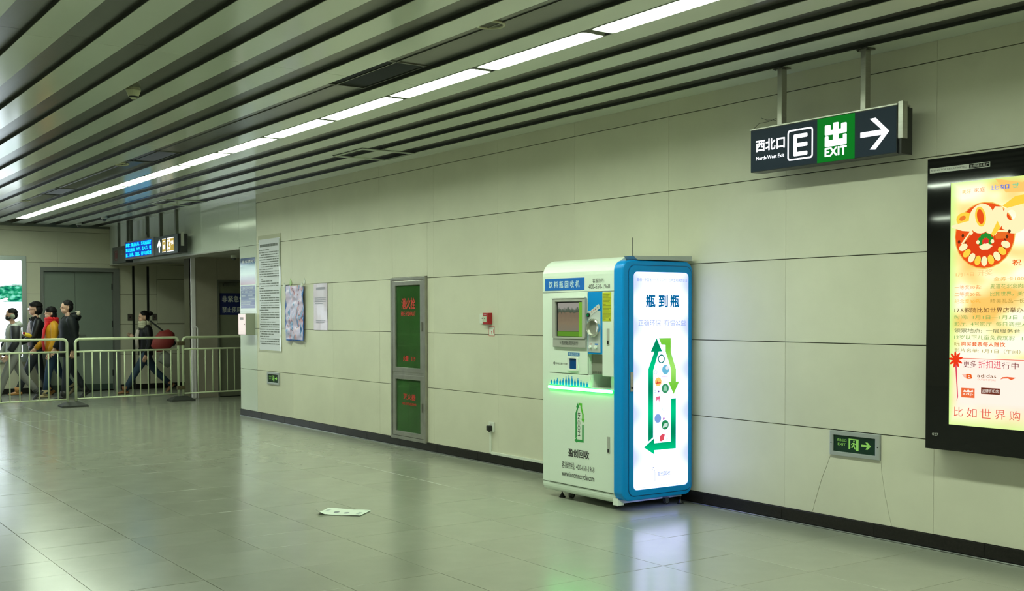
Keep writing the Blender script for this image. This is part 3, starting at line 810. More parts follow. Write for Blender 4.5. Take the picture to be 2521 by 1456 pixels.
def dot(u, v, r, c, ring=False):
    m = MB(T)
    if ring: m.ring(u, v, r*0.72, r, 0.004, 0.0046, 20)
    else: m.disc(u, v, r, 0.004, 0.0046, 20)
    return m.build('round_picture', glow('lit_'+str(c), rgb(*c), 1.0), lp)
dot(5.880, 1.145, 0.035, (40, 130, 110), True)
dot(5.924, 1.062, 0.036, (110, 190, 220))
MB(T).disc(5.940, 1.075, 0.016, 0.0046, 0.0052, 16).build('picture_detail', glow('lit_pale', rgb(235, 240, 250), 1.0), lp)
dot(5.849, 0.971, 0.034, (250, 205, 110))
MB(T).prism([(5.822, 0.967), (5.832, 0.963), (5.838, 0.985), (5.842, 0.966), (5.874, 0.968), (5.873, 0.960), (5.824, 0.957)], 0.0046, 0.0052).build('picture_detail', glow('lit_red_scribble', rgb(225, 70, 50), 1.0), lp)
dot(5.921, 0.918, 0.037, (60, 150, 100))
MB(T).prism([(5.900, 0.900), (5.942, 0.900), (5.934, 0.930), (5.921, 0.945), (5.908, 0.930)], 0.0046, 0.0052).build('picture_detail', glow('lit_mint', rgb(150, 210, 180), 1.0), lp)
MB(T).prism([(5.826, 0.857), (5.868, 0.862), (5.868, 0.812), (5.862, 0.812), (5.856, 0.840), (5.846, 0.812), (5.838, 0.838), (5.830, 0.815)], 0.004, 0.0046).build('picture_detail', glow('lit_pink', rgb(235, 110, 140), 1.0), lp)
dot(5.845, 0.691, 0.034, (130, 165, 225)); dot(5.920, 0.638, 0.037, (40, 140, 85))
MB(T).prism([(5.893, 0.622), (5.915, 0.650), (5.947, 0.652), (5.945, 0.625), (5.918, 0.620), (5.900, 0.615)], 0.0046, 0.0052).build('picture_detail', glow('lit_mint2', rgb(205, 230, 220), 1.0), lp)
MB(T).prism([(5.862, 0.520), (5.878, 0.513), (5.905, 0.522), (5.918, 0.565), (5.890, 0.568), (5.868, 0.555)], 0.004, 0.0046).build('picture_detail', glow('lit_red_leaf', rgb(225, 80, 95), 1.0), lp)
dot(5.900, 0.760, 0.010, (110, 195, 140), True); dot(5.940, 0.525, 0.009, (140, 205, 160), True); dot(5.815, 0.900, 0.011, (120, 170, 165), True)
dot(5.822, 1.045, 0.016, (190, 215, 215), True)
MB(T).disc(5.853, 0.897, 0.008, 0.004, 0.0046, 10).build('picture_detail', glow('lit_violet', rgb(120, 80, 160), 1.0), lp)
MB(T).prism([(5.896, 0.690), (5.903, 0.700), (5.905, 0.685), (5.925, 0.705), (5.912, 0.680), (5.900, 0.672)], 0.004, 0.0046).build('picture_detail', glow('lit_violet2', rgb(190, 120, 190), 1.0), lp)
MB(T).box(5.882, 5.952, 1.005, 1.008, 0.004, 0.0046).build('picture_detail', glow('lit_pinkline', rgb(215, 150, 200), 1.0), lp)
EK = glow('lit_slate', rgb(95, 125, 160), 1.0)
MB(T).frame([(5.785, 0.212), (5.817, 0.212), (5.817, 0.282), (5.806, 0.322), (5.796, 0.322), (5.785, 0.285)], [(5.7875, 0.215), (5.8145, 0.215), (5.8145, 0.281), (5.805, 0.318), (5.797, 0.318), (5.7875, 0.284)], 0.004, 0.0046).build('bottle_print', EK, lp)
text('盈创回收', T, 5.843, 5.972, 0.250, 0.282, 0.0046, EK, lp, 0.01)
text('www.incomrecycle.com   客服热线: 400-650-1968', T, 5.690, 6.055, 0.168, 0.184, 0.0046, EK, lp)
h_ = MB(T).box(5.564, 5.594, 0.908, 1.054, 0.006, 0.014).build('side_latch', STEEL, mc, bevel=0.003)
MB(T).disc(5.579, 0.935, 0.008, 0.014, 0.018, 12).build('latch_lock', BLACK, h_)
# violet-blue glow strip under the lit housing
MB().box(XM+0.045, XR-0.035, 5.62, 6.10, 0.076, 0.0795).build('under_light', glow('under_glow', (0.22, 0.25, 1.0, 1), 3.0), mc)
# antenna
MB().loft([(-6.93, 6.0, 1.92), (-6.93, 6.0, 2.10)], 0.0025, 6).build('antenna', BLACK, mc)
# castors, levelling feet
def castor(x, y):
    c = MB().box(x-0.022, x+0.022, y-0.022, y+0.022, 0.052, 0.060)
    c.box(x-0.017, x-0.012, y-0.012, y+0.02, 0.022, 0.054); c.box(x+0.012, x+0.017, y-0.012, y+0.02, 0.022, 0.054)
    f = c.build('castor', DSTEEL, mc)
    MB().loft([(x-0.010, y+0.008, 0.0265), (x+0.010, y+0.008, 0.0265)], 0.0265, 20).build('castor_wheel', mat('castor_rubber', (0.03, 0.03, 0.028, 1), 0.4), f, bevel=0.003)
    MB().loft([(x-0.012, y+0.008, 0.0265), (x+0.0125, y+0.008, 0.0265)], 0.013, 14).build('castor_hub', STEEL, f)
for x, y in ((-7.22, 5.60), (-6.66, 5.60), (-7.22, 6.10), (-6.56, 6.02)): castor(x, y)
for x, y in ((-7.31, 5.58), (-6.52, 6.14)):
    m = MB().loft([(x, y, 0.0), (x, y, 0.008), (x, y, 0.012), (x, y, 0.034), (x, y, 0.036), (x, y, 0.06)], [0.026, 0.026, 0.020, 0.008, 0.005, 0.005], 14)
    m.build('levelling_foot', BLACK, mc)

# ------------------------------------------------------------------ hanging exit sign
YS = 5.99
sg = thing('exit_sign', 'hanging black and green illuminated sign with letter E, EXIT and a right arrow', 'sign', (-5.04, 6.05, 2.63))
T = front(YS)
MB(T).box(-5.650, -4.432, 2.486, 2.784, -0.12, 0.0).build('sign_box', NAVYM, sg, bevel=0.003)
MB(T).box(-5.645, -4.437, 2.491, 2.776, 0.0, 0.002).build('sign_face', NAVY, sg)
MB(T).box(-5.655, -4.430, 2.780, 2.792, -0.13, 0.006).build('top_rail', STEEL, sg, bevel=0.002)
MB(T).box(-4.432, -4.408, 2.480, 2.770, -0.12, -0.012).build('end_cap', BLACK, sg)
MB(T).box(-4.432, -4.395, 2.572, 2.805, -0.055, -0.005).build('end_bracket', STEEL, sg, bevel=0.004)
MB(T).box(-5.054, -4.750, 2.488, 2.778, 0.002, 0.003).build('green_field', SIGNG, sg)
text('西北口', T, -5.597, -5.336, 2.626, 2.704, 0.003, SIGNW, sg, 0.03)
text('North-West Exit', T, -5.595, -5.340, 2.566, 2.590, 0.003, SIGNW, sg, 0.02)
mb = MB(T).frame(rrect(-5.310, -5.090, 2.530, 2.738, 0.022, 5), rrect(-5.299, -5.101, 2.541, 2.727, 0.014, 5), 0.002, 0.003); mb.build('letter_frame', SIGNW, sg)
mb = MB(T)
mb.prism(rrect(-5.257, -5.227, 2.556, 2.703, 0.008, 3), 0.002, 0.003)
for v in (2.556, 2.616, 2.676): mb.prism(rrect(-5.257, -5.137, v, v+0.027, 0.008, 3), 0.002, 0.003)
mb.build('letter_e', SIGNW, sg)
mb = MB(T)
R = lambda a, b, c, d: mb.prism(rrect(a, b, c, d, 0.007, 3), 0.003, 0.004)
R(-4.924, -4.878, 2.588, 2.738)
R(-4.990, -4.944, 2.664, 2.728); R(-4.858, -4.813, 2.664, 2.728); R(-4.990, -4.813, 2.662, 2.693)
R(-4.990, -4.960, 2.588, 2.655); R(-4.843, -4.813, 2.588, 2.655); R(-4.990, -4.813, 2.586, 2.628)
mb.build('exit_character', SIGNW, sg)
text('EXIT', T, -4.988, -4.814, 2.524, 2.577, 0.004, SIGNW, sg, 0.04)
mb = MB(T)
mb.prism([(-4.706, 2.611), (-4.545, 2.611), (-4.633, 2.529), (-4.590, 2.524), (-4.487, 2.628), (-4.590, 2.724), (-4.634, 2.722), (-4.545, 2.644), (-4.706, 2.644)], 0.002, 0.003)
mb.build('arrow', SIGNW, sg)
for x in (-5.426, -4.726):
    ps = MB().box(x-0.020, x+0.020, 6.035, 6.085, 2.790, 3.23).build('hanger_post', STEEL, sg, bevel=0.002)
    mb = MB().box(x-0.045, x+0.045, 6.02, 6.10, ZC-0.008, ZC-0.001); mb.loft([(x-0.035, 6.03, ZC-0.016), (x-0.035, 6.03, ZC-0.006)], 0.006, 8); mb.loft([(x+0.035, 6.03, ZC-0.016), (x+0.035, 6.03, ZC-0.006)], 0.006, 8)
    mb.build('ceiling_flange', DSTEEL, ps)
m = MB().loft([(-5.63, 6.0, 2.795), (-5.58, 6.0, 2.825), (-5.50, 6.01, 2.828), (-5.448, 6.03, 2.845)], 0.0015, 5)
m.loft([(-5.56, 6.0, 2.86), (-5.51, 6.0, 2.838), (-5.47, 6.02, 2.835), (-5.45, 6.03, 2.83)], 0.0015, 5); m.build('loose_wire', BLACK, sg)

# ------------------------------------------------------------------ advertising lightbox on the right
YA = 6.115
ad = thing('advertising_lightbox', 'large black framed glowing advertising lightbox with a red hotpot poster on the wall', 'lightbox', (-3.34, 6.18, 1.55))
T = front(YA)
AR = -2.37
mb = MB(T).box(-4.300, AR, 0.655, 2.438, -(D-YA)+0.002, -0.012); mb.build('case', BLACK, ad, bevel=0.004)
GL = mat('black_glass', (0.004, 0.004, 0.005, 1), 0.04, spec=0.6)
LIT = (-4.140, -2.53, 0.815, 2.278)
MB(T).frame(rect(-4.300, AR, 0.655, 2.438), rect(*LIT), -0.012, 0.0).build('glass_surround', GL, ad)
def poster_mat():
    m = bpy.data.materials.new('poster_background'); m.use_nodes = True; nt = m.node_tree; N = nt.nodes; L = nt.links; N.clear()
    tc = N.new('ShaderNodeTexCoord'); sx = N.new('ShaderNodeSeparateXYZ'); L.new(tc.outputs['Generated'], sx.inputs[0])
    n = N.new('ShaderNodeTexNoise'); n.inputs['Scale'].default_value = 1.0; n.inputs['Detail'].default_value = 1.5
    mp = N.new('ShaderNodeMapping'); mp.inputs['Scale'].default_value = (4.5, 1, 7); mp.inputs['Rotation'].default_value = (0, 0.5, 0)
    L.new(tc.outputs['Generated'], mp.inputs[0]); L.new(mp.outputs[0], n.inputs['Vector'])
    cr = N.new('ShaderNodeValToRGB'); E_ = cr.color_ramp
    E_.elements[0].position = 0.40; E_.elements[0].color = (1.2, 1.15, 0.85, 1); E_.elements[1].position = 0.62; E_.elements[1].color = (1.05, 0.62, 0.15, 1)
    q = E_.elements.new(0.50); q.color = (1.15, 0.95, 0.42, 1)
    L.new(n.outputs['Fac'], cr.inputs[0])
    # lime glow at the left/bottom border
    vr = N.new('ShaderNodeValToRGB'); V = vr.color_ramp; V.elements[0].position = 0.0; V.elements[0].color = (1, 1, 1, 1); V.elements[1].position = 0.045; V.elements[1].color = (0, 0, 0, 1)
    L.new(sx.outputs['X'], vr.inputs[0])
    vb = N.new('ShaderNodeValToRGB'); V = vb.color_ramp; V.elements[0].position = 0.0; V.elements[0].color = (0.9, 0.9, 0.9, 1); V.elements[1].position = 0.10; V.elements[1].color = (0, 0, 0, 1)
    L.new(sx.outputs['Z'], vb.inputs[0])
    ta = N.new('ShaderNodeValToRGB'); V = ta.color_ramp; V.elements[0].position = 0.965; V.elements[0].color = (0, 0, 0, 1); V.elements[1].position = 1.0; V.elements[1].color = (0.8, 0.8, 0.8, 1)
    L.new(sx.outputs['Z'], ta.inputs[0])
    m1 = N.new('ShaderNodeMath'); m1.operation = 'MAXIMUM'; L.new(vr.outputs[0], m1.inputs[0]); L.new(vb.outputs[0], m1.inputs[1])
    m2 = N.new('ShaderNodeMath'); m2.operation = 'MAXIMUM'; L.new(m1.outputs[0], m2.inputs[0]); L.new(ta.outputs[0], m2.inputs[1])
    mx = N.new('ShaderNodeMix'); mx.data_type = 'RGBA'; L.new(m2.outputs[0], mx.inputs[0]); L.new(cr.outputs[0], mx.inputs[6]); mx.inputs[7].default_value = (0.68, 1.0, 0.30, 1)
    # pale sheet in the lower part
    pr_ = N.new('ShaderNodeValToRGB'); V = pr_.color_ramp; V.elements[0].position = 0.275; V.elements[0].color = (1, 1, 1, 1); V.elements[1].position = 0.285; V.elements[1].color = (0, 0, 0, 1)
    L.new(sx.outputs['Z'], pr_.inputs[0])
    sb = N.new('ShaderNodeMath'); sb.operation = 'SUBTRACT'; sb.use_clamp = True; L.new(pr_.outputs[0], sb.inputs[0]); L.new(m2.outputs[0], sb.inputs[1])
    m3 = N.new('ShaderNodeMix'); m3.data_type = 'RGBA'; L.new(sb.outputs[0], m3.inputs[0]); L.new(mx.outputs[2], m3.inputs[6]); m3.inputs[7].default_value = (1.15, 0.93, 0.80, 1)
    e = N.new('ShaderNodeEmission'); e.inputs[1].default_value = 1.0; L.new(m3.outputs[2], e.inputs[0])
    o = N.new('ShaderNodeOutputMaterial'); L.new(e.outputs[0], o.inputs[0]); return m
pm = MB(T).box(LIT[0], LIT[1], LIT[2], LIT[3], -0.012, -0.004).build('poster', poster_mat(), ad)
def ga(n, r, g, b, s=1.0): return glow('poster_'+n, rgb(r, g, b), s)
wz = -0.0036
def blob(pts, c, w=wz, nm='food_picture'): return MB(T).prism(pts, w-0.0004, w).build(nm, c, pm)
def ell(cx, cz, a, b, rot=0, n=24, t0=0, t1=360):
    r_ = math.radians(rot); o_ = []
    for k in range(n+(0 if t1-t0 >= 360 else 1)):
        t = math.radians(t0+(t1-t0)*k/n); p, q = a*math.cos(t), b*math.sin(t)
        o_.append((cx+p*math.cos(r_)-q*math.sin(r_), cz+p*math.sin(r_)+q*math.cos(r_)))
    return o_
CX, CZ = -3.915, 1.950
blob([(-4.05, 2.277), (-3.85, 2.277), (-3.68, 2.24), (-3.60, 2.277), (-3.2, 2.277), (-3.2, 2.12), (-3.55, 2.18), (-3.78, 2.19), (-3.90, 2.19)][1:8], ga('orange_band', 255, 205, 110))
blob(ell(CX, CZ, 0.196, 0.198), ga('pot_rim', 245, 190, 90), wz)
blob(ell(CX, CZ, 0.190, 0.192), ga('pot_red', 238, 84, 28), wz+0.0004)
blob(ell(CX+0.005, CZ-0.055, 0.135, 0.100), ga('pot_dark', 120, 40, 12), wz+0.0008)
blob(ell(CX+0.005, CZ-0.045, 0.125, 0.090), ga('broth', 226, 66, 24), wz+0.0010)
# golden digits 2 0 1 5 rising out of the pot
gd = ga('gold', 255, 214, 70); gl_ = ga('pale_gold', 255, 246, 190)
blob(ell(-4.045, 2.055, 0.055, 0.040), gd, wz+0.0014); blob(ell(-4.058, 2.060, 0.022, 0.014, 20), ga('gold_red', 240, 130, 50), wz+0.0017)
blob([(-4.135, 2.020), (-4.000, 2.045), (-3.985, 2.060), (-3.985, 1.975), (-4.06, 1.985), (-4.13, 2.008)], gl_, wz+0.0015)
mb = MB(T).frame(ell(-3.935, 2.050, 0.080, 0.088, -15), ell(-3.940, 2.062, 0.026, 0.050, 12), wz+0.0014, wz+0.0020); mb.build('food_picture', gl_, pm)
mb = MB(T).frame(ell(-3.940, 2.062, 0.034, 0.060, 12), ell(-3.940, 2.062, 0.022, 0.045, 12), wz+0.0020, wz+0.0023); mb.build('food_picture', gd, pm)
blob([(-3.90, 2.04), (-3.845, 2.115), (-3.80, 2.11), (-3.78, 2.03), (-3.845, 1.945), (-3.90, 1.965)], gl_, wz+0.0024)
blob([(-3.87, 1.955), (-3.83, 2.03), (-3.81, 1.99), (-3.855, 1.94)], gd, wz+0.0026)
mb = MB(T).frame(ell(-3.725, 2.035, 0.085, 0.085), ell(-3.745, 2.058, 0.028, 0.030), wz+0.0014, wz+0.0020); mb.build('food_picture', gl_, pm)
blob([(-3.80, 2.115), (-3.72, 2.165), (-3.66, 2.17), (-3.66, 2.12), (-3.77, 2.10)], gd, wz+0.0022)
# garnish, meat slices, dumplings
for a, b, r_ in ((-3.94, 1.925, 0.016), (-3.925, 1.943, 0.015), (-3.905, 1.950, 0.016), (-3.885, 1.943, 0.015), (-3.870, 1.925, 0.016), (-3.875, 1.908, 0.013), (-3.938, 1.905, 0.013)):
    blob(ell(a, b, r_, r_*1.1, n=7), ga('green_leaf', 40, 145, 50), wz+0.0014)
blob(ell(-3.905, 1.915, 0.015, 0.015), ga('cherry', 225, 50, 55), wz+0.0018)
blob([(-3.95, 1.885), (-3.92, 1.900), (-3.895, 1.905), (-3.86, 1.885), (-3.89, 1.865), (-3.93, 1.865)], gl_, wz+0.0016)
for sgn in (-1, 1):
    c_ = -3.915+sgn*0.105
    blob([(c_-0.045, 1.955+sgn*0.02-(0.03 if sgn < 0 else 0)), (c_+0.04, 1.985-sgn*0.02), (c_+0.05, 1.955-sgn*0.03), (c_-0.03, 1.915+sgn*0.01)], ga('meat', 236, 110, 40), wz+0.0016)
    blob([(c_-0.045, 1.960+sgn*0.02-(0.03 if sgn < 0 else 0)), (c_+0.04, 1.992-sgn*0.02), (c_+0.04, 1.980-sgn*0.02), (c_-0.04, 1.948+sgn*0.02-(0.03 if sgn < 0 else 0))], gl_, wz+0.0019)
for k in range(9):
    t = math.radians(205+k*16.5)
    a, b = CX+0.150*math.cos(t), CZ+0.152*math.sin(t)
    blob(ell(a, b, 0.020, 0.030, math.degrees(t)+90, 12), gd if k % 2 else gl_, wz+0.0020+0.0001*k)
for a, b in ((-3.94, 1.975), (-4.00, 1.97), (-3.955, 1.912), (-3.862, 1.912), (-3.79, 1.99)):
    blob(ell(a, b, 0.012, 0.012, n=10), gl_, wz+0.0021)
for a, b in ((-4.055, 1.955), (-4.08, 1.92), (-3.77, 1.935), (-3.755, 1.965)):
    blob(ell(a, b, 0.009, 0.012, n=6), ga('pepper', 90, 50, 25), wz+0.0021)
tw = 0.0
def pt(s, u0, u1, v0, v1, c, b=0.0): return text(s, T, u0, u1, v0, v1, wz+0.0006, c, pm, b)
o1 = ga('t_orange', 245, 150, 70); o2 = ga('t_green', 120, 175, 90); o3 = ga('t_olive', 165, 150, 70); o4 = ga('t_red', 238, 100, 30); o5 = ga('t_dark', 105, 75, 45)
pt('美好', -4.065, -4.005, 2.206, 2.230, ga('t_yellow', 240, 205, 110)); pt('家庭', -3.985, -3.915, 2.208, 2.234, o1)
pt('比', -3.872, -3.825, 2.212, 2.238, ga('t_lilac', 170, 175, 230), 0.01); pt('如', -3.818, -3.760, 2.212, 2.240, ga('t_blue', 90, 120, 225), 0.01); pt('世', -3.740, -3.700, 2.214, 2.242, ga('t_teal', 100, 215, 165), 0.01)
pt('1月14日', -4.10, -3.98, 1.712, 1.734, ga('t_peach', 248, 190, 110)); pt('开奖', -3.955, -3.860, 1.712, 1.750, ga('t_peach2', 250, 210, 140))
pt('祝', -3.735, -3.680, 1.765, 1.800, o4, 0.02)
pt('金券卡1000元', -3.853, -3.60, 1.678, 1.702, ga('t_gold', 240, 185, 80))
pt('一等奖10名:', -4.108, -3.932, 1.634, 1.658, o1); pt('麦道花北京肉肉鱼', -3.873, -3.60, 1.634, 1.662, o2)
pt('二等奖20名:', -4.108, -3.932, 1.592, 1.616, o1); pt('比如世界，美食券', -3.873, -3.60, 1.590, 1.618, o2)
pt('纪念奖30名:', -4.108, -3.932, 1.550, 1.574, ga('t_amber', 250, 180, 60)); pt('精美礼品一份。', -3.873, -3.64, 1.550, 1.576, o3)
pt('17.5影院比如世界店举办小小影迷', -4.107, -3.50, 1.494, 1.524, o5, 0.012)
pt('时间:  1月1日—1月3日  每日上映', -4.107, -3.50, 1.455, 1.480, o2)
pt('影厅:  4号影厅  每日调控人员', -4.107, -3.60, 1.415, 1.440, o2)
pt('领票地点:  一层服务台  电话:', -4.107, -3.56, 1.375, 1.400, ga('t_moss', 110, 130, 90), 0.01)
pt('12岁以下儿童免费观影   12岁以', -4.107, -3.56, 1.334, 1.360, o2)
pt('8元', -4.107, -4.070, 1.294, 1.318, o3); pt('购买套票每人赠饮', -4.062, -3.775, 1.294, 1.320, o4, 0.02)
pt('影片名单: 1月1日（午间）1月', -4.105, -3.60, 1.256, 1.280, o3)
mb = MB(T).box(-4.08, LIT[1], 1.2180, 1.2215, wz, wz+0.0005); mb.build('ribbon_line', ga('ribbon', 240, 90, 60), pm)
for k in range(9):
    t = math.radians(k*40+15)
    a = ell(-4.096+0.024*math.cos(t), 1.211+0.026*math.sin(t), 0.025, 0.008, math.degrees(t), 10)
    blob(a, ga('bow_red', 240, 60, 25), wz+0.0008, 'bow_petal')
blob([(-4.100, 1.19), (-4.090, 1.19), (-4.078, 0.985), (-4.088, 0.960), (-4.084, 0.985)], ga('ribbon_pink', 225, 70, 95), wz+0.0007, 'ribbon_tail')
pt('更多', -4.045, -3.958, 1.166, 1.208, ga('t_brown', 120, 50, 60)); pt('折扣进', -3.945, -3.800, 1.166, 1.212, ga('t_crimson', 225, 60, 90)); pt('行中', -3.793, -3.690, 1.166, 1.206, ga('t_brown2', 130, 60, 65))
pt('B', -4.022, -3.985, 1.100, 1.126, o4, 0.06)
mb = MB(T)
for k in range(4): mb.box(-4.052+0.005*k, -4.016, 1.121-k*0.006, 1.1235-k*0.006, wz, wz+0.0006)
mb.build('logo_stripes', o4, pm)
pt('adidas', -3.952, -3.830, 1.110, 1.132, ga('t_umber', 130, 90, 60)); pt('OUTLET STORE', -3.950, -3.832, 1.092, 1.102, ga('t_salmon', 235, 165, 140))
blob([(-3.803, 1.104), (-3.790, 1.118), (-3.760, 1.121), (-3.705, 1.118), (-3.735, 1.103), (-3.755, 1.112), (-3.785, 1.110)], ga('swash', 240, 105, 60), wz+0.0006, 'logo_swash')
q = blob(rect(-4.057, -3.968, 0.985, 1.042), ga('logo_orange', 240, 110, 60), wz+0.0006, 'logo_square')
text('adp', T, -4.047, -3.978, 0.996, 1.014, wz+0.001, ga('cream', 255, 245, 230), q, 0.02)
mb = MB(T).prism([(-4.048, 1.018), (-4.035, 1.032), (-4.022, 1.024), (-4.010, 1.035), (-3.997, 1.024), (-3.980, 1.034), (-3.978, 1.020), (-4.0, 1.018)], wz+0.0007, wz+0.001); mb.build('logo_crest', ga('cream', 255, 245, 230), q)
q = blob(rect(-3.926, -3.805, 1.013, 1.050), ga('plaque_dark', 110, 50, 35), wz+0.0006, 'logo_plaque')
text('品牌折扣店', T, -3.918, -3.813, 1.021, 1.043, wz+0.001, ga('cream', 255, 245, 230), q)
pt('比', -4.105, -4.045, 0.868, 0.925, ga('t_shop', 232, 100, 80)); 
for k, ch in enumerate('如世界购物'): pt(ch, -4.020+k*0.092, -3.953+k*0.092, 0.868, 0.925, ga('t_shop', 232, 100, 80))
# tape label and number on the black surround
tp = MB(T).box(-4.284, -4.020, 2.350, 2.380, 0.0, 0.001).build('tape_label', mat('tape_grey', (0.50, 0.50, 0.46, 1), 0.5), ad)
text('BEIJING TOP RESULT METRO', T, -4.276, -4.030, 2.358, 2.371, 0.0014, INK, tp)
tq = MB(T).frame(rect(-4.020, -3.880, 2.350, 2.380), rect(-4.017, -3.883, 2.353, 2.377), 0, 0.001).build('tape_outline', mat('tape_grey'.strip(), (0.5, 0.5, 0.46, 1)), ad)
text('北京通成推广', T, -4.012, -3.888, 2.356, 2.374, 0.001, MATS['tape_grey'], tq)
text('027', T, -4.252, -4.208, 0.738, 0.755, 0.001, mat('pale_grey_print', (0.4, 0.4, 0.36, 1), 0.5), ad)

# ------------------------------------------------------------------ fire hose cabinet
T = front(D)
fc = thing('fire_hose_cabinet', 'tall steel framed fire hose cabinet with two green tinted glass doors, set into the wall', 'cabinet', (-10.96, D, 0.99))
CS = mat('cabinet_steel', (0.36, 0.35, 0.31, 1), 0.33, metal=0.75, noise=0.1, nscale=10)
x0, x1, z0, z1 = CAB[0]+0.002, CAB[1]-0.002, CAB[2]+0.002, CAB[3]-0.002
MB(T).frame(rect(x0, x1, z0, z1), rect(x0+0.035, x1-0.035, z0+0.035, z1-0.035), -0.20, 0.030).build('outer_frame', CS, fc, bevel=0.003)
MB(T).box(x0+0.035, x1-0.035, z0+0.035, z1-0.035, -0.22, -0.20).build('back_panel', mat('cabinet_green', (0.05, 0.17, 0.045, 1), 0.6, noise=0.25, nscale=3), fc)
GLS = mat('green_glass', (0.055, 0.20, 0.045, 1), 0.05, trans=0.6, noise=0.35, nscale=2.5)
def cdoor(za, zb, nm):
    d = MB(T).frame(rect(x0+0.038, x1-0.038, za, zb), rect(x0+0.104, x1-0.118, za+0.052, zb-0.052), -0.010, 0.026).build('door_frame', CS, fc, bevel=0.006)
    MB(T).box(x0+0.10, x1-0.114, za+0.05, zb-0.05, 0.000, 0.006).build('glass_pane', GLS, d)
    MB(T).loft([(x1-0.075, (za+zb)/2-0.05, 0.034), (x1-0.075, (za+zb)/2+0.05, 0.034)], 0.007, 8).build('pull', CS, d)
    return d
du = cdoor(0.842, z1-0.038, 'u'); dl = cdoor(z0+0.038, 0.812, 'l')
MB(T).box(x0+0.035, x1-0.035, 0.812, 0.842, -0.20, 0.022).build('middle_rail', CS, fc)
text('消火栓', T, -11.13, -10.83, 1.545, 1.665, 0.007, REDT, du, 0.03)
text('FIRE HYDRANT', T, -11.14, -10.82, 1.470, 1.515, 0.007, REDT, du, 0.03)
text('火警：119', T, -11.10, -10.83, 0.965, 1.025, 0.007, REDT, du, 0.04)
text('灭火器', T, -11.10, -10.83, 0.535, 0.600, 0.007, REDT, dl, 0.03)
text('FIRE EXTINGUISHER', T, -11.12, -10.81, 0.475, 0.503, 0.007, REDT, dl, 0.02)
hz_ = MB(T); 
hz_.loft([(-11.10, 1.10, -0.14), (-11.12, 0.98, -0.12), (-11.08, 0.90, -0.14), (-11.0, 1.0, -0.15), (-10.94, 1.12, -0.14), (-10.88, 0.96, -0.12)], 0.028, 8)
hz_.build('hose', mat('hose_canvas', (0.45, 0.50, 0.35, 1), 0.7), fc, smooth=True)
MB(T).box(-11.28, -10.66, 1.14, 1.155, -0.19, -0.05).build('shelf', CS, fc)
MB(T).box(-11.28, -10.66, 1.295, 1.305, -0.19, -0.05).build('shelf', CS, fc)
for u in (-11.08, -10.88):
    e = MB(T).loft([(u, 0.13, -0.12), (u, 0.45, -0.12), (u, 0.50, -0.12), (u, 0.53, -0.12)], [0.06, 0.06, 0.03, 0.018], 14).build('extinguisher', REDP, fc, smooth=True)

# ------------------------------------------------------------------ small wall fittings
fa = thing('fire_alarm_box', 'small red manual fire alarm box with a pale front plate on the wall', 'fire alarm', (-9.39, D, 1.44))
MB(T).box(-9.418, -9.318, 1.385, 1.500, 0.0, 0.050).build('case', REDP, fa, bevel=0.005)
MB(T).box(-9.403, -9.345, 1.408, 1.470, 0.050, 0.053).build('call_plate', mat('call_plate', (0.50, 0.55, 0.42, 1), 0.4), fa, bevel=0.001)
MB(T).prism([(-9.389, 1.441), (-9.378, 1.441), (-9.378, 1.435), (-9.368, 1.444), (-9.378, 1.453), (-9.378, 1.446), (-9.389, 1.446)], 0.053, 0.0535).build('press_mark', INK, fa)
text('FIRE', T, -9.395, -9.352, 1.480, 1.488, 0.0505, LW, fa)
wm = thing('wall_switch_module', 'small white square switch module touching the left side of the red alarm box', 'switch', (-9.47, D, 1.44))
MB(T).box(-9.520, -9.424, 1.392, 1.492, 0, 0.020).build('case', WPL, wm, bevel=0.004); MB(T).disc(-9.470, 1.446, 0.006, 0.02, 0.022, 10).build('key_hole', INK, wm)
tg = thing('instruction_card', 'small white card with a red border hanging below the red alarm box', 'card', (-9.327, D, 1.31))
MB(T).box(-9.378, -9.277, 1.270, 1.366, 0.0, 0.002).build('card', WPL, tg)
MB(T).frame(rect(-9.378, -9.277, 1.270, 1.366), rect(-9.374, -9.281, 1.274, 1.362), 0.002, 0.0025).build('border', REDT, tg)
mb = MB(T).box(-9.330, -9.322, 1.292, 1.312, 0.002, 0.0026); mb.box(-9.334, -9.318, 1.312, 1.318, 0.002, 0.0026); mb.box(-9.298, -9.288, 1.295, 1.335, 0.002, 0.0026); mb.build('red_print', REDT, tg)
sk = thing('wall_socket', 'white wall power socket low on the wall with a black plug in it', 'socket', (-9.32, D, 0.37))
MB(T).box(-9.373, -9.275, 0.318, 0.418, 0, 0.012).build('face_plate', WPL, sk, bevel=0.004)
mb = MB(T); 
for u in (-9.335, -9.318): mb.box(u, u+0.004, 0.390, 0.400, 0.012, 0.0125)
mb.build('socket_holes', INK, sk)
pg = thing('power_plug', 'black three pin plug pushed into the white wall socket', 'plug', (-9.335, D-0.02, 0.36))
MB(T).box(-9.362, -9.308, 0.332, 0.384, 0.0122, 0.050).build('plug_body', BLACK, pg, bevel=0.008)
MB(T).loft([(-9.345, 0.334, 0.03), (-9.345, 0.318, 0.022)], 0.006, 8).build('plug_cord', BLACK, pg)
tk = thing('cable_trunking', 'white plastic cable trunking running from the socket down and along the skirting', 'cable trunking', (-8.9, D, 0.12))
MB(T).box(-9.358, -9.328, 0.110, 0.317, 0, 0.014).build('vertical_duct', WPL, tk, bevel=0.002)
MB(T).box(-9.328, -7.15, 0.0965, 0.122, 0, 0.014).build('horizontal_duct', WPL, tk, bevel=0.002)

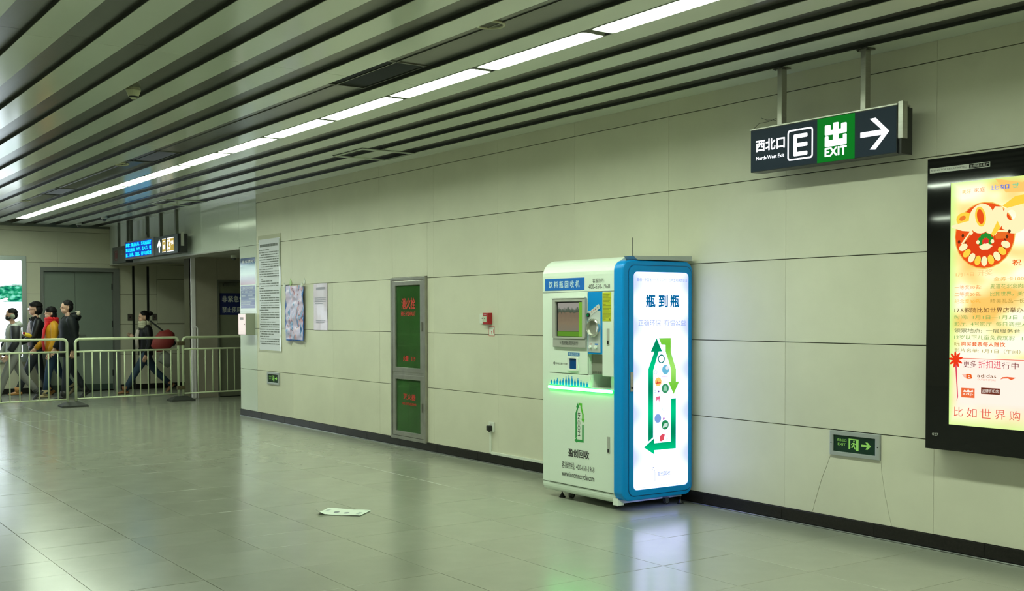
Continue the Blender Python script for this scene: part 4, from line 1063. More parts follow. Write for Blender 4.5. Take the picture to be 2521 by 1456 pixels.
# low emergency exit signs
GGL = glow('photoluminescent', rgb(140, 205, 95), 0.85)
GDK = mat('dark_green_glass', (0.004, 0.030, 0.018, 1), 0.15)
def low_sign(xc, zc, label):
    r = thing('emergency_exit_sign', label, 'exit sign', (xc, D, zc), 'low wall exit signs')
    u0, u1, v0, v1 = xc-0.205, xc+0.205, zc-0.085, zc+0.085
    MB(T).frame(rect(u0, u1, v0, v1), rect(u0+0.028, u1-0.036, v0+0.028, v1-0.030), -0.015, 0.016).build('frame', ALU, r, bevel=0.004)
    f = MB(T).box(u0+0.026, u1-0.034, v0+0.026, v1-0.028, -0.01, 0.006).build('face', GDK, r)
    text('紧急出口', T, xc-0.150, xc-0.070, zc+0.014, zc+0.032, 0.0066, GGL, f)
    text('EXIT', T, xc-0.142, xc-0.076, zc-0.014, zc+0.002, 0.0066, GGL, f)
    mb = MB(T); a, b, c, d = xc-0.052, xc+0.030, zc-0.040, zc+0.038
    mb.prism([(a, c+0.006), (a+0.013, c+0.006), (a+0.013, d-0.008), (b-0.022, d-0.008), (b-0.022, c), (b, c), (b, d), (a, d)], 0.006, 0.0066)
    mb.disc(xc-0.008, zc+0.022, 0.006, 0.006, 0.0066, 12)
    mb.prism([(xc-0.022, zc+0.010), (xc-0.008, zc+0.014), (xc+0.010, zc+0.002), (xc+0.008, zc-0.003), (xc-0.003, zc+0.004), (xc-0.004, zc-0.008), (xc+0.006, zc-0.030), (xc, zc-0.033), (xc-0.012, zc-0.010), (xc-0.018, zc-0.022), (xc-0.034, zc-0.022), (xc-0.034, zc-0.017), (xc-0.022, zc-0.015), (xc-0.014, zc+0.004), (xc-0.021, zc+0.004), (xc-0.028, zc-0.004), (xc-0.032, zc-0.001)], 0.006, 0.0066)
    mb.build('running_figure', GGL, f)
    MB(T).prism([(xc+0.052, zc-0.007), (xc+0.098, zc-0.007), (xc+0.086, zc-0.024), (xc+0.104, zc-0.024), (xc+0.130, zc), (xc+0.104, zc+0.024), (xc+0.086, zc+0.024), (xc+0.098, zc+0.007), (xc+0.052, zc+0.007)], 0.006, 0.0066).build('arrow', GGL, f)
    for u in (u0+0.012, u1-0.016): MB(T).disc(u, zc, 0.004, 0.016, 0.0175, 8).build('screw', BLACK, r)
low_sign(-4.933, 0.6055, 'green running man exit sign low on the wall above two cracks in the stone')
low_sign(-14.752, 0.600, 'small green running man exit sign low on the wall under the long paper notice')

# paper notices
nt_ = thing('paper_notice', 'very tall white paper notice full of small black text taped to the wall corner', 'notice', (-14.87, D, 1.77))
TAPE = mat('brown_tape', (0.42, 0.41, 0.27, 1), 0.3)
def sheet(name, par, u0, u1, v0, v1, m, amp=0.004, nu=6, nv=24, w=0.004, fu=3.0, fv=9.0, seed=0, T=T):
    """a thin sheet with a slightly wavy surface"""
    rr = random.Random(seed); ph = [rr.uniform(0, 6.28) for _ in range(4)]
    vs = []; 
    def h(a, b): return w+amp*(1+0.5*math.sin(fu*a*6.28+ph[0]+2*b)+0.5*math.sin(fv*b*6.28+ph[1]+3*a))
    for k in (0, 1):
        for j in range(nv+1):
            for i in range(nu+1):
                a, b = i/nu, j/nv; vs.append((u0+(u1-u0)*a, v0+(v1-v0)*b, h(a, b)-0.0012*(1-k)))
    n0 = (nu+1)*(nv+1); fs = []
    q = lambda i, j, k: k*n0+j*(nu+1)+i
    for k in (0, 1):
        for j in range(nv):
            for i in range(nu): fs.append((q(i, j, k), q(i+1, j, k), q(i+1, j+1, k), q(i, j+1, k)))
    for i in range(nu): fs += [(q(i, 0, 0), q(i+1, 0, 0), q(i+1, 0, 1), q(i, 0, 1)), (q(i, nv, 0), q(i+1, nv, 0), q(i+1, nv, 1), q(i, nv, 1))]
    for j in range(nv): fs += [(q(0, j, 0), q(0, j+1, 0), q(0, j+1, 1), q(0, j, 1)), (q(nu, j, 0), q(nu, j+1, 0), q(nu, j+1, 1), q(nu, j, 1))]
    return MB(T).add(vs, fs).build(name, m, par), h
MB(T).box(-15.262, -14.474, 2.500, 2.590, 0.001, 0.003).build('tape', TAPE, nt_)
MB(T).box(-15.262, -14.480, 0.960, 1.010, 0.001, 0.003).build('tape', TAPE, nt_)
shp, _ = sheet('paper', nt_, -15.235, -14.500, 0.985, 2.535, PAPER, 0.0015, 4, 12, 0.003)
MB(T).box(-14.515, -14.470, 0.98, 2.52, 0.0075, 0.0085).build('clear_tape', mat('shiny_tape', (0.55, 0.58, 0.52, 1), 0.05, spec=0.9), nt_)
mb = MB(T); rr = random.Random(3)
mb2 = MB(T)
z = 2.445; k = 0
u = -15.185
while u < -14.60:
    wd = rr.uniform(0.030, 0.036); mb2.box(u, u+wd, z-0.018, z+0.020, 0.0072, 0.0078); u += wd+0.006
tag(mb2.build('title_print', mat('grey_print', (0.20, 0.21, 0.21, 1), 0.6), nt_), kind='stuff')
z -= 0.062
while z > 1.07:
    k += 1
    ind = 0.045 if rr.random() < 0.45 else 0.0
    end = -14.535 if rr.random() < 0.75 else rr.uniform(-15.1, -14.65)
    u = -15.205+ind
    while u < end:
        wd = rr.uniform(0.012, 0.034)
        mb.box(u, min(u+wd, end), z-0.006, z+0.007, 0.0072, 0.0078); u += wd+rr.choice([0.004, 0.006, 0.016])
    z -= 0.0335
tag(mb.build('print_lines', MATS['grey_print'], nt_), kind='stuff')

# crumpled banner
def banner_mat():
    m = bpy.data.materials.new('banner_print_fold_shade'); m.use_nodes = True; nt = m.node_tree; N = nt.nodes; L = nt.links
    b = N['Principled BSDF']; b.inputs['Roughness'].default_value = 0.3
    tc = N.new('ShaderNodeTexCoord'); n = N.new('ShaderNodeTexNoise'); n.inputs['Scale'].default_value = 1; n.inputs['Detail'].default_value = 4; n.inputs['Distortion'].default_value = 0.8
    mp = N.new('ShaderNodeMapping'); mp.inputs['Scale'].default_value = (5.0, 1, 2.6); L.new(tc.outputs['Generated'], mp.inputs[0]); L.new(mp.outputs[0], n.inputs['Vector'])
    cr = N.new('ShaderNodeValToRGB'); E_ = cr.color_ramp
    E_.elements[0].position = 0.30; E_.elements[0].color = rgb(25, 75, 150); E_.elements[1].position = 0.75; E_.elements[1].color = rgb(40, 110, 190)
    for p, c in ((0.36, rgb(110, 165, 215)), (0.41, rgb(205, 195, 235)), (0.56, rgb(215, 195, 228)), (0.60, rgb(215, 150, 165)), (0.625, rgb(70, 80, 130)), (0.65, rgb(180, 195, 235))):  # narrow dark stop paints the shade of the folds into the print
        q = E_.elements.new(p); q.color = c
    L.new(n.outputs['Fac'], cr.inputs[0])
    sx = N.new('ShaderNodeSeparateXYZ'); L.new(tc.outputs['Generated'], sx.inputs[0])
    def edge(s, lo, hi):
        r1 = N.new('ShaderNodeMath'); r1.operation = 'LESS_THAN'; r1.inputs[1].default_value = lo; L.new(s, r1.inputs[0])
        r2_ = N.new('ShaderNodeMath'); r2_.operation = 'GREATER_THAN'; r2_.inputs[1].default_value = hi; L.new(s, r2_.inputs[0])
        a = N.new('ShaderNodeMath'); a.operation = 'MAXIMUM'; L.new(r1.outputs[0], a.inputs[0]); L.new(r2_.outputs[0], a.inputs[1]); return a.outputs[0]
    a = N.new('ShaderNodeMath'); a.operation = 'MAXIMUM'; L.new(edge(sx.outputs['X'], 0.07, 0.965), a.inputs[0]); L.new(edge(sx.outputs['Z'], 0.02, 0.985), a.inputs[1])
    mx = N.new('ShaderNodeMix'); mx.data_type = 'RGBA'; L.new(a.outputs[0], mx.inputs[0]); L.new(cr.outputs[0], mx.inputs[6]); mx.inputs[7].default_value = rgb(35, 85, 160)
    L.new(mx.outputs[2], b.inputs['Base Color']); return m
bn = thing('crumpled_banner', 'crumpled blue and pink plastic banner hung from two tapes on the wall', 'banner', (-13.97, D, 1.51))
random.seed(5)
nu, nv = 22, 44; vs = []; fs = []
from mathutils import noise
def hb_(a, b): 
    q = noise.noise(Vector((a*3.2+b*1.5, b*6.5, 0.3)))+0.6*noise.noise(Vector((a*7.5-b*4, b*13, 4.3)))
    ed = min(1.0, 5*min(a, 1-a)+0.25)
    return 0.022+ed*(0.014+0.030*q)+0.012*abs(math.sin(11*a+4*b))
for k in (0, 1):
    for j in range(nv+1):
        for i in range(nu+1):
            a, b = i/nu, j/nv
            u = -14.265+0.585*a; v = 1.138+0.742*b-0.018*math.sin(a*math.pi)*(b)
            vs.append((u, v, hb_(a, b)+0.001*k))
n0 = (nu+1)*(nv+1)
for k in (0, 1):
    for j in range(nv):
        for i in range(nu):
            q = k*n0+j*(nu+1)+i; fs.append((q, q+1, q+nu+2, q+nu+1))
MB(T).add(vs, fs).build('banner_sheet', banner_mat(), bn, smooth=True)
GT = mat('green_tape', (0.42, 0.60, 0.25, 1), 0.4)
MB(T).prism([(-14.19, 1.885), (-14.14, 1.868), (-14.105, 1.895), (-14.16, 1.965)], 0.002, 0.006).build('tape', GT, bn)
MB(T).prism([(-13.745, 1.90), (-13.70, 1.88), (-13.685, 1.915), (-13.715, 1.965)], 0.002, 0.006).build('tape', WPL, bn)
for u in (-14.24, -13.68):
    MB(T).prism([(u-0.03, 1.845), (u+0.02, 1.85), (u+0.028, 1.875), (u-0.005, 1.905), (u-0.025, 1.88)], 0.045, 0.060).build('tape', WPL, bn)
MB(T).frame([(-14.20, 1.135), (-14.15, 1.07), (-14.09, 1.13)], [(-14.195, 1.13), (-14.15, 1.075), (-14.097, 1.126)], 0.001, 0.003).build('tape', TAPE, bn)
MB(T).frame([(-13.76, 1.135), (-13.71, 1.06), (-13.66, 1.13)], [(-13.755, 1.13), (-13.71, 1.067), (-13.667, 1.126)], 0.001, 0.003).build('tape', TAPE, bn)

# pale glossy poster
ps_ = thing('pale_poster', 'small glossy pale lilac poster on the wall right of the crumpled banner', 'poster', (-13.23, D, 1.58))
pmat = mat('pale_lilac_paper', (0.66, 0.54, 0.66, 1), 0.2, noise=0.07, nscale=3, spec=0.7)
sheet('poster_sheet', ps_, -13.428, -13.028, 1.286, 1.878, pmat, 0.003, 4, 12, 0.003, 1.0, 1.6, 4)
mb = MB(T)
for (a, b, z) in ((-13.35, -13.11, 1.800), (-13.39, -13.08, 1.69), (-13.39, -13.08, 1.665), (-13.39, -13.08, 1.643), (-13.38, -13.16, 1.618), (-13.36, -13.10, 1.40), (-13.36, -13.14, 1.378)):
    u = a
    while u < b: mb.box(u, u+0.022, z, z+(0.030 if z > 1.75 else 0.010), 0.0093, 0.0098); u += 0.030
tag(mb.build('print_lines', mat('lilac_print', (0.36, 0.33, 0.42, 1), 0.3), ps_), kind='stuff')

# two posters one above the other on the enamel strip
b1 = thing('blue_poster', 'glossy dark blue poster with painted white glare on the enamel end strip, upper of the two', 'poster', (-15.645, D, 2.10))
def pgrad():
    m = bpy.data.materials.new('blue_print_with_glare'); m.use_nodes = True; nt = m.node_tree; N = nt.nodes; L = nt.links
    b = N['Principled BSDF']; b.inputs['Roughness'].default_value = 0.18
    tc = N.new('ShaderNodeTexCoord'); sx = N.new('ShaderNodeSeparateXYZ'); L.new(tc.outputs['Generated'], sx.inputs[0])
    cr = N.new('ShaderNodeValToRGB'); E_ = cr.color_ramp
    E_.elements[0].position = 0.0; E_.elements[0].color = rgb(190, 140, 170); E_.elements[1].position = 1.0; E_.elements[1].color = rgb(40, 75, 120)
    for p, c in ((0.22, rgb(190, 185, 215)), (0.40, rgb(215, 232, 240)), (0.70, rgb(190, 215, 235)), (0.80, rgb(70, 115, 165)), (0.86, rgb(35, 70, 115))):  # pale middle stops are glare put into the print colour
        q = E_.elements.new(p); q.color = c
    L.new(sx.outputs['Z'], cr.inputs[0]); L.new(cr.outputs[0], b.inputs['Base Color']); return m
sheet('poster_sheet', b1, -15.935, -15.372, 1.915, 2.302, pgrad(), 0.001, 3, 6, 0.002)
text('乘车须知', T, -15.87, -15.43, 2.225, 2.268, 0.0070, mat('silver_print', (0.6, 0.65, 0.7, 1), 0.4), b1, 0.01)
b2 = thing('timetable_poster', 'purple timetable poster with white lines on the enamel end strip, lower of the two', 'poster', (-15.645, D, 1.71))
MB(T).box(-15.950, -15.345, 1.535, 1.912, 0.001, 0.0025).build('white_backing', mat('white_card', (0.72, 0.76, 0.72, 1), 0.2), b2)
MB(T).box(-15.925, -15.385, 1.575, 1.900, 0.0025, 0.004).build('poster_sheet', mat('purple_print', (0.13, 0.14, 0.34, 1), 0.2), b2)
mb = MB(T)
for z in (1.835, 1.788, 1.735, 1.690, 1.648, 1.607): mb.box(-15.915, -15.395, z, z+0.003, 0.004, 0.0045)
for (a, b, z) in ((-15.84, -15.86, 0), (-15.89, -15.84, 1.80), (-15.76, -15.68, 1.80), (-15.58, -15.50, 1.80), (-15.65, -15.48, 1.750), (-15.90, -15.75, 1.745), (-15.62, -15.41, 1.702), (-15.91, -15.52, 1.657), (-15.91, -15.56, 1.620)):
    u = a
    while u < b: mb.box(u, u+0.016, z, z+0.020, 0.004, 0.0045); u += 0.022
tag(mb.build('print_lines', mat('lavender_print', (0.5, 0.52, 0.66, 1), 0.3), b2), kind='stuff')
text('首末班车时刻表', T, -15.855, -15.465, 1.846, 1.884, 0.0045, MATS['lavender_print'], b2, 0.02)
wb = thing('wall_box', 'small grey box with a bright pink front jutting from the enamel strip under the posters', 'box', (-15.54, D, 1.35))
MB(T).box(-15.680, -15.402, 1.190, 1.500, 0.002, 0.138).build('case', mat('box_grey', (0.33, 0.35, 0.27, 1), 0.4), wb, bevel=0.003)
MB(T).box(-15.674, -15.408, 1.197, 1.493, 0.138, 0.144).build('front_lid', mat('pink_white_lid', (0.86, 0.70, 0.74, 1), 0.35, emit=(0.9, 0.62, 0.68, 1), es=0.35), wb, bevel=0.003)  # lid brightness painted in as a weak emission
MB(T).box(-15.62, -15.48, 1.41, 1.445, 0.144, 0.1455).build('name_strip', mat('strip_grey', (0.3, 0.28, 0.3, 1), 0.4), wb)
MB(T).disc(-15.435, 1.345, 0.008, 0.144, 0.149, 10).build('lock', BLACK, wb)

# ------------------------------------------------------------------ leaflet on the floor
lf = thing('paper_leaflet', 'white printed leaflet with a curled corner lying on the floor tiles', 'leaflet', (-7.70, 3.805, 0.0))
cor = [(-7.737, 3.598), (-7.485, 3.836), (-7.635, 4.009), (-7.923, 3.790)]
def bil(a, b):
    p0, p1, p2, p3 = [Vector(c) for c in cor]
    q = (p0*(1-a)+p1*a)*(1-b)+(p3*(1-a)+p2*a)*b; return q.x, q.y
vs = []; fs = []; n_ = 10
def hl(a, b): return 0.004+0.004*math.sin(a*3.1)*math.sin(b*3)+0.035*max(0, 0.18-a-b*0.6)/0.18+0.002*math.sin(a*9)
for k in (0, 1):
    for j in range(n_+1):
        for i in range(n_+1):
            a, b = i/n_, j/n_; x_, y_ = bil(a, b); vs.append((x_, y_, hl(a, b)+0.0012*k))
n0 = (n_+1)**2
for k in (0, 1):
    for j in range(n_):
        for i in range(n_):
            q = k*n0+j*(n_+1)+i; fs.append((q, q+1, q+n_+2, q+n_+1))
for i in range(n_):
    for a, b in ((i, i+1), (n_*(n_+1)+i, n_*(n_+1)+i+1), (i*(n_+1), (i+1)*(n_+1)), (i*(n_+1)+n_, (i+1)*(n_+1)+n_)): fs.append((a, b, b+n0, a+n0))
MB().add(vs, fs).build('sheet', mat('leaflet_paper', (0.68, 0.74, 0.66, 1), 0.4), lf)
for (a0, a1, b0, b1_) in ((0.32, 0.44, 0.22, 0.48), (0.55, 0.68, 0.20, 0.42)):
    mb = MB()
    pts = []
    for k in range(12):
        t = k*math.pi/6; a = (a0+a1)/2+(a1-a0)/2*math.cos(t); b = (b0+b1_)/2+(b1_-b0)/2*math.sin(t); x_, y_ = bil(a, b); pts.append((x_, y_, hl(a, b)+0.0022))
    mb.add(pts, [tuple(range(12))]); mb.build('picture', mat('grey_violet_print', (0.16, 0.17, 0.20, 1), 0.5), lf)
mb = MB()
for (a0, a1, b0, b1_) in ((0.08, 0.16, 0.45, 0.75), (0.86, 0.93, 0.15, 0.5), (0.62, 0.95, 0.86, 0.90)):
    mb.add([(*bil(a, b), hl(a, b)+0.0022) for a, b in ((a0, b0), (a1, b0), (a1, b1_), (a0, b1_))], [(0, 1, 2, 3)])
tag(mb.build('small_print', mat('pale_print', (0.38, 0.44, 0.42, 1), 0.5), lf), kind='stuff')

# ------------------------------------------------------------------ crowd-control fence
def seg_pts(L):
    p = [(0, 0, 0.085), (0, 0, 1.02)]
    for k in range(1, 7):
        t = math.radians(90*k/6); p.append((0, 0.07*(1-math.cos(t)), 1.02+0.07*math.sin(t)))
    q = [(0, L-a[1], a[2]) for a in p[::-1]]
    return p+q
def fence(x, y, L, ang, label, nb):
    r = thing('crowd_fence', label, 'fence', (x, y, 0), 'cream steel fence panels', rz=ang, local=True)
    MB().loft(seg_pts(L), 0.022, 10, refup=(1, 0, 0)).build('outer_frame', FENCEM, r, smooth=True)
    MB().loft([(0, 0, 0.887), (0, L, 0.887)], 0.015, 8).build('middle_rail', FENCEM, r, smooth=True)
    MB().loft([(0, 0, 0.125), (0, L, 0.125)], 0.013, 8).build('bottom_rail', FENCEM, r, smooth=True)
    b = MB().loft([(0, 0, 0.125), (0, 0, 0.887)], 0.0105, 8).build('baluster', FENCEM, r, smooth=True)
    st_ = L/(nb+1); b.location = (0, st_, 0)
    for k in range(2, nb+1): inst(b, 'baluster', r, (0, st_*k, 0))
    return r
A_ = (-19.05, 4.625); B_ = (-19.25, 6.455)
ang = math.atan2(A_[0]-B_[0], B_[1]-A_[1])
fence(-18.80, 2.62, 1.93, math.atan2(0.235, 1.93), 'cream steel fence panel at the left edge, in front of the group of four walkers', 12)
mid_fence = fence(A_[0]-0.005, A_[1]+0.045, 1.755, ang, 'middle cream fence panel, spanning between the two black rubber feet', 12)
fence(B_[0]-0.005, B_[1]+0.04, 1.80, ang, 'cream steel fence panel reaching behind the wall corner', 12)
fence(-18.58, 0.62, 1.93, math.atan2(0.22, 1.93), 'cream steel fence panel beyond the left edge of the photo', 12)
for (x, y), l in ((A_, 'black pyramid rubber block on the floor under the left fence joint'), (B_, 'black pyramid rubber block on the floor under the right fence joint, nearer the wall')):
    r = thing('rubber_block', l, 'fence base', (x, y, 0), 'rubber blocks under the fence')
    hw, hy = 0.15, 0.205
    m = MB().add([(x-hw, y-hy, 0.0), (x+hw, y-hy, 0.0), (x+hw, y+hy, 0.0), (x-hw, y+hy, 0.0),
                  (x-hw, y-hy, 0.026), (x+hw, y-hy, 0.026), (x+hw, y+hy, 0.026), (x-hw, y+hy, 0.026),
                  (x-0.045, y-0.10, 0.082), (x+0.045, y-0.10, 0.082), (x+0.045, y+0.10, 0.082), (x-0.045, y+0.10, 0.082)],
                 [(3, 2, 1, 0)]+[(i, (i+1)%4, (i+1)%4+4, i+4) for i in range(4)]+[(i+4, (i+1)%4+4, (i+1)%4+8, i+8) for i in range(4)]+[(8, 9, 10, 11)])
    m.build('base', RUBBER, r, bevel=0.006)
for z, h in ((0.955, 0.07), (0.19, 0.07)):
    cm = mat('rusty_clamp', (0.16, 0.13, 0.07, 1), 0.5, metal=0.5)
    q = MB().box(-0.028, 0.028, 1.755-0.030, 1.755+0.112, z, z+h).build('clamp', cm, mid_fence, bevel=0.01); q['label'] = 'rusty brown clamp'
    MB().loft([(0.02, 1.796, z+h/2), (0.05, 1.796, z+h/2)], 0.012, 8).build('bolt', cm, q)

# tall steel hoop rail by the pier
hr = thing('hoop_rail', 'narrow polished steel hoop standing in front of the bright corner post', 'rail', (XP+0.18, 6.83, 0))
hx_ = XP+0.17
MB().loft([(hx_, 6.775, 0), (hx_, 6.775, 1.22)]+[(hx_, 6.815-0.040*math.cos(math.radians(t)), 1.22+0.05*math.sin(math.radians(t))) for t in range(15, 180, 15)]+[(hx_, 6.855, 1.22), (hx_, 6.855, 0)], 0.011, 10, refup=(1, 0, 0)).build('tube', MATS['lilac_reflection_steel'], hr, smooth=True)
MB().box(hx_-0.03, hx_+0.03, 6.745, 6.885, 0, 0.008).build('foot_plate', STEEL, hr)

# blue warning board on the side door
T = side(XP)
bd = thing('door_warning_sign', 'dark blue board with white Chinese characters on the side door', 'sign', (XP, 7.62, 1.67))
MB(T).box(7.345, 7.93, 1.473, 1.866, -0.049, -0.040).build('board', mat('deep_blue_board', (0.006, 0.012, 0.10, 1), 0.4), bd)
WPN = mat('white_board_print', (0.50, 0.52, 0.50, 1), 0.5)
text('非紧急情况', T, 7.385, 7.92, 1.705, 1.815, -0.0395, WPN, bd, 0.02)
text('禁止使用此门', T, 7.385, 7.92, 1.515, 1.62, -0.0395, WPN, bd, 0.02)

# two call plates on the end wall
T = side(XE)
for u, l in ((6.575, 'steel push-button plate on the end wall, left of the woman with the bun'), (7.062, 'steel push-button plate on the end wall, right of the woman with the bun')):
    r = thing('button_plate', l, 'switch', (XE, u+0.045, 1.43), 'push-button plates on the end wall')
    MB(T).frame(rect(u, u+0.095, 1.362, 1.498), rect(u+0.012, u+0.083, 1.376, 1.484), 0, 0.012).build('frame', DSTEEL, r)
    MB(T).box(u+0.012, u+0.083, 1.376, 1.484, 0, 0.008).build('face', mat('brown_plate', (0.10, 0.08, 0.07, 1), 0.3), r)
    MB(T).disc(u+0.047, 1.43, 0.014, 0.008, 0.014, 12).build('button', BLACK, r)

# lightbox on the end wall (landscape picture)
lb = thing('wall_lightbox', 'bright white lightbox with green foliage picture on the end wall, cut by the left edge', 'lightbox', (XE, 3.3, 1.6))
YL1 = 4.665
MB(T).frame(rect(1.35, YL1+0.03, 0.60, 2.585), rect(1.44, YL1-0.055, 0.70, 2.500), 0.001, 0.075).build('frame', mat('lightbox_frame_grey', (0.36, 0.40, 0.38, 1), 0.35, metal=0.3), lb, bevel=0.006)
def scape():
    m = bpy.data.materials.new('lit_landscape_print'); m.use_nodes = True; nt = m.node_tree; N = nt.nodes; L = nt.links; N.clear()
    tc = N.new('ShaderNodeTexCoord'); sx = N.new('ShaderNodeSeparateXYZ'); L.new(tc.outputs['Generated'], sx.inputs[0])
    n = N.new('ShaderNodeTexNoise'); n.inputs['Scale'].default_value = 9; n.inputs['Detail'].default_value = 5; L.new(tc.outputs['Generated'], n.inputs['Vector'])
    nb = N.new('ShaderNodeTexNoise'); nb.inputs['Scale'].default_value = 28; nb.inputs['Detail'].default_value = 3; L.new(tc.outputs['Generated'], nb.inputs['Vector'])
    g_ = N.new('ShaderNodeValToRGB'); E_ = g_.color_ramp; E_.elements[0].position = 0.35; E_.elements[0].color = rgb(5, 70, 62); E_.elements[1].position = 0.68; E_.elements[1].color = rgb(110, 185, 165)
    q = E_.elements.new(0.5); q.color = rgb(22, 122, 84); L.new(nb.outputs['Fac'], g_.inputs[0])
    ma = N.new('ShaderNodeMath'); ma.operation = 'MULTIPLY_ADD'; L.new(n.outputs['Fac'], ma.inputs[0]); ma.inputs[1].default_value = 0.16; L.new(sx.outputs['Z'], ma.inputs[2])
    hi = N.new('ShaderNodeMapRange'); hi.inputs['From Min'].default_value = 0.80; hi.inputs['From Max'].default_value = 0.86; L.new(ma.outputs[0], hi.inputs['Value'])
    lo = N.new('ShaderNodeMapRange'); lo.inputs['From Min'].default_value = 0.565; lo.inputs['From Max'].default_value = 0.572; L.new(sx.outputs['Z'], lo.inputs['Value'])
    mx = N.new('ShaderNodeMix'); mx.data_type = 'RGBA'; L.new(hi.outputs[0], mx.inputs[0]); L.new(g_.outputs[0], mx.inputs[6]); mx.inputs[7].default_value = (1.5, 1.7, 1.75, 1)
    my = N.new('ShaderNodeMix'); my.data_type = 'RGBA'; L.new(lo.outputs[0], my.inputs[0]); my.inputs[6].default_value = (1.5, 1.7, 1.9, 1); L.new(mx.outputs[2], my.inputs[7])
    e = N.new('ShaderNodeEmission'); e.inputs[1].default_value = 1.9; L.new(my.outputs[2], e.inputs[0])
    o = N.new('ShaderNodeOutputMaterial'); L.new(e.outputs[0], o.inputs[0]); return m
lpn = MB(T).box(1.44, YL1-0.055, 0.70, 2.500, 0.02, 0.045).build('lit_print', scape(), lb)
mb = MB(T).prism([(4.0, 1.715), (4.25, 1.77), (4.33, 1.80), (4.38, 1.795), (4.36, 1.765), (4.37, 1.745), (4.30, 1.735), (4.2, 1.715)], 0.045, 0.0465); mb.build('hand_print', glow('lit_hand', (1.3, 1.2, 1.25, 1), 1.2), lpn)

# ------------------------------------------------------------------ far hanging signs
def posts(par, xs_, yc_, z0):
    for x in xs_:
        p_ = MB().box(x-0.028, x+0.028, yc_-0.02, yc_+0.03, z0, 3.23).build('hanger_post', DSTEEL, par)
        MB().box(x-0.07, x+0.07, yc_-0.05, yc_+0.05, ZC-0.008, ZC-0.001).build('ceiling_flange', STEEL, p_)
T = front(6.0)
led = thing('led_display', 'hanging display board with glowing blue Chinese text above the doorway', 'display', (-20.04, 6.05, 2.63))
MB(T).box(-20.87, -19.20, 2.470, 2.795, -0.12, 0.0).build('case', mat('display_grey', (0.10, 0.105, 0.115, 1), 0.4), led, bevel=0.004)
MB(T).box(-20.82, -19.32, 2.505, 2.765, 0.0, 0.003).build('screen', glow('led_blue_ground', (0.01, 0.07, 0.55, 1), 1.0), led)
LC = glow('led_cyan', (0.01, 0.62, 1.0, 1), 2.2)
text('乘客：禁止在站、车内追逐打', T, -20.80, -19.34, 2.690, 2.755, 0.004, LC, led, 0.03)
text('禁止在出站、大厅、出入口、地', T, -20.80, -19.34, 2.604, 2.668, 0.004, LC, led, 0.03)
text('面、扶梯、通道、列车内吸烟', T, -20.80, -19.34, 2.515, 2.580, 0.004, LC, led, 0.03)
posts(led, (-20.70, -19.75), 6.06, 2.79)
MB(T).add([(-19.75+0.028, 2.795, -0.06), (-19.75+0.12, 2.795, -0.06), (-19.75+0.028, 2.90, -0.06), (-19.75+0.028, 2.795, -0.03), (-19.75+0.12, 2.795, -0.03), (-19.75+0.028, 2.90, -0.03)], [(0,1,2), (5,4,3), (0,3,4,1), (1,4,5,2), (2,5,3,0)]).build('gusset', DSTEEL, led)
ds = thing('line_direction_sign', 'hanging navy direction sign with up arrow, train symbol and yellow line 13 panel', 'sign', (-18.55, 6.05, 2.63))
MB(T).box(-19.17, -17.97, 2.475, 2.782, -0.15, 0.0).build('sign_box', NAVYM, ds, bevel=0.003)
MB(T).box(-19.16, -17.98, 2.482, 2.775, 0.0, 0.002).build('sign_face', mat('far_navy', (0.03, 0.05, 0.075, 1), 0.25), ds)
MB(T).prism([(-18.925, 2.515), (-18.875, 2.515), (-18.875, 2.645), (-18.815, 2.600), (-18.80, 2.635), (-18.90, 2.735), (-19.00, 2.635), (-18.985, 2.60), (-18.925, 2.645)], 0.002, 0.003).build('arrow', SIGNW, ds)
YW = glow('sign_yellow', rgb(190, 165, 75), 1.0)
MB(T).box(-18.745, -18.565, 2.510, 2.735, 0.002, 0.003).build('train_panel', YW, ds)
mb = MB(T).box(-18.745, -18.565, 2.722, 2.735, 0.003, 0.004); mb.box(-18.745, -18.565, 2.510, 2.522, 0.003, 0.004)
mb.frame(rrect(-18.715, -18.595, 2.56, 2.70, 0.03, 4), rrect(-18.70, -18.61, 2.635, 2.68, 0.01, 4), 0.003, 0.004); mb.build('train_symbol', SIGNW, ds)
MB(T).box(-18.49, -18.165, 2.510, 2.735, 0.002, 0.003).build('line_panel', YW, ds)
mb = MB(T).box(-18.49, -18.165, 2.722, 2.735, 0.003, 0.004); mb.box(-18.49, -18.165, 2.510, 2.522, 0.003, 0.004); mb.build('line_panel_edges', SIGNW, ds)
text('13', T, -18.485, -18.33, 2.550, 2.700, 0.0042, SIGNW, ds, 0.03); text('号线', T, -18.31, -18.175, 2.62, 2.685, 0.0042, SIGNW, ds, 0.01)
MB(T).box(-17.97, -17.945, 2.475, 2.782, -0.15, -0.02).build('end_cap', BLACK, ds)
MB(T).box(-17.945, -17.935, 2.585, 2.80, -0.09, -0.04).build('end_bracket', STEEL, ds)
posts(ds, (-19.02, -18.22), 6.06, 2.775)
es = thing('dark_exit_sign', 'dark unlit hanging sign with a red outlined rectangle, behind the blue display board', 'sign', (-21.2, 6.1, 2.6))
T = front(6.02)
MB(T).box(-21.75, -20.90, 2.430, 2.735, -0.13, 0.0).build('sign_box', NAVYM, es, bevel=0.003)
MB(T).frame(rrect(-21.60, -21.40, 2.485, 2.665, 0.02, 3), rrect(-21.585, -21.415, 2.50, 2.65, 0.015, 3), 0.0, 0.002).build('red_frame', mat('dull_red', (0.09, 0.012, 0.012, 1), 0.5), es)
MB(T).box(-21.56, -21.44, 2.52, 2.63, 0.0, 0.002).build('red_letter', MATS['dull_red'], es)
text('出口', T, -21.19, -21.09, 2.57, 2.66, 0.002, mat('dim_white_print', (0.3, 0.3, 0.3, 1), 0.5), es)
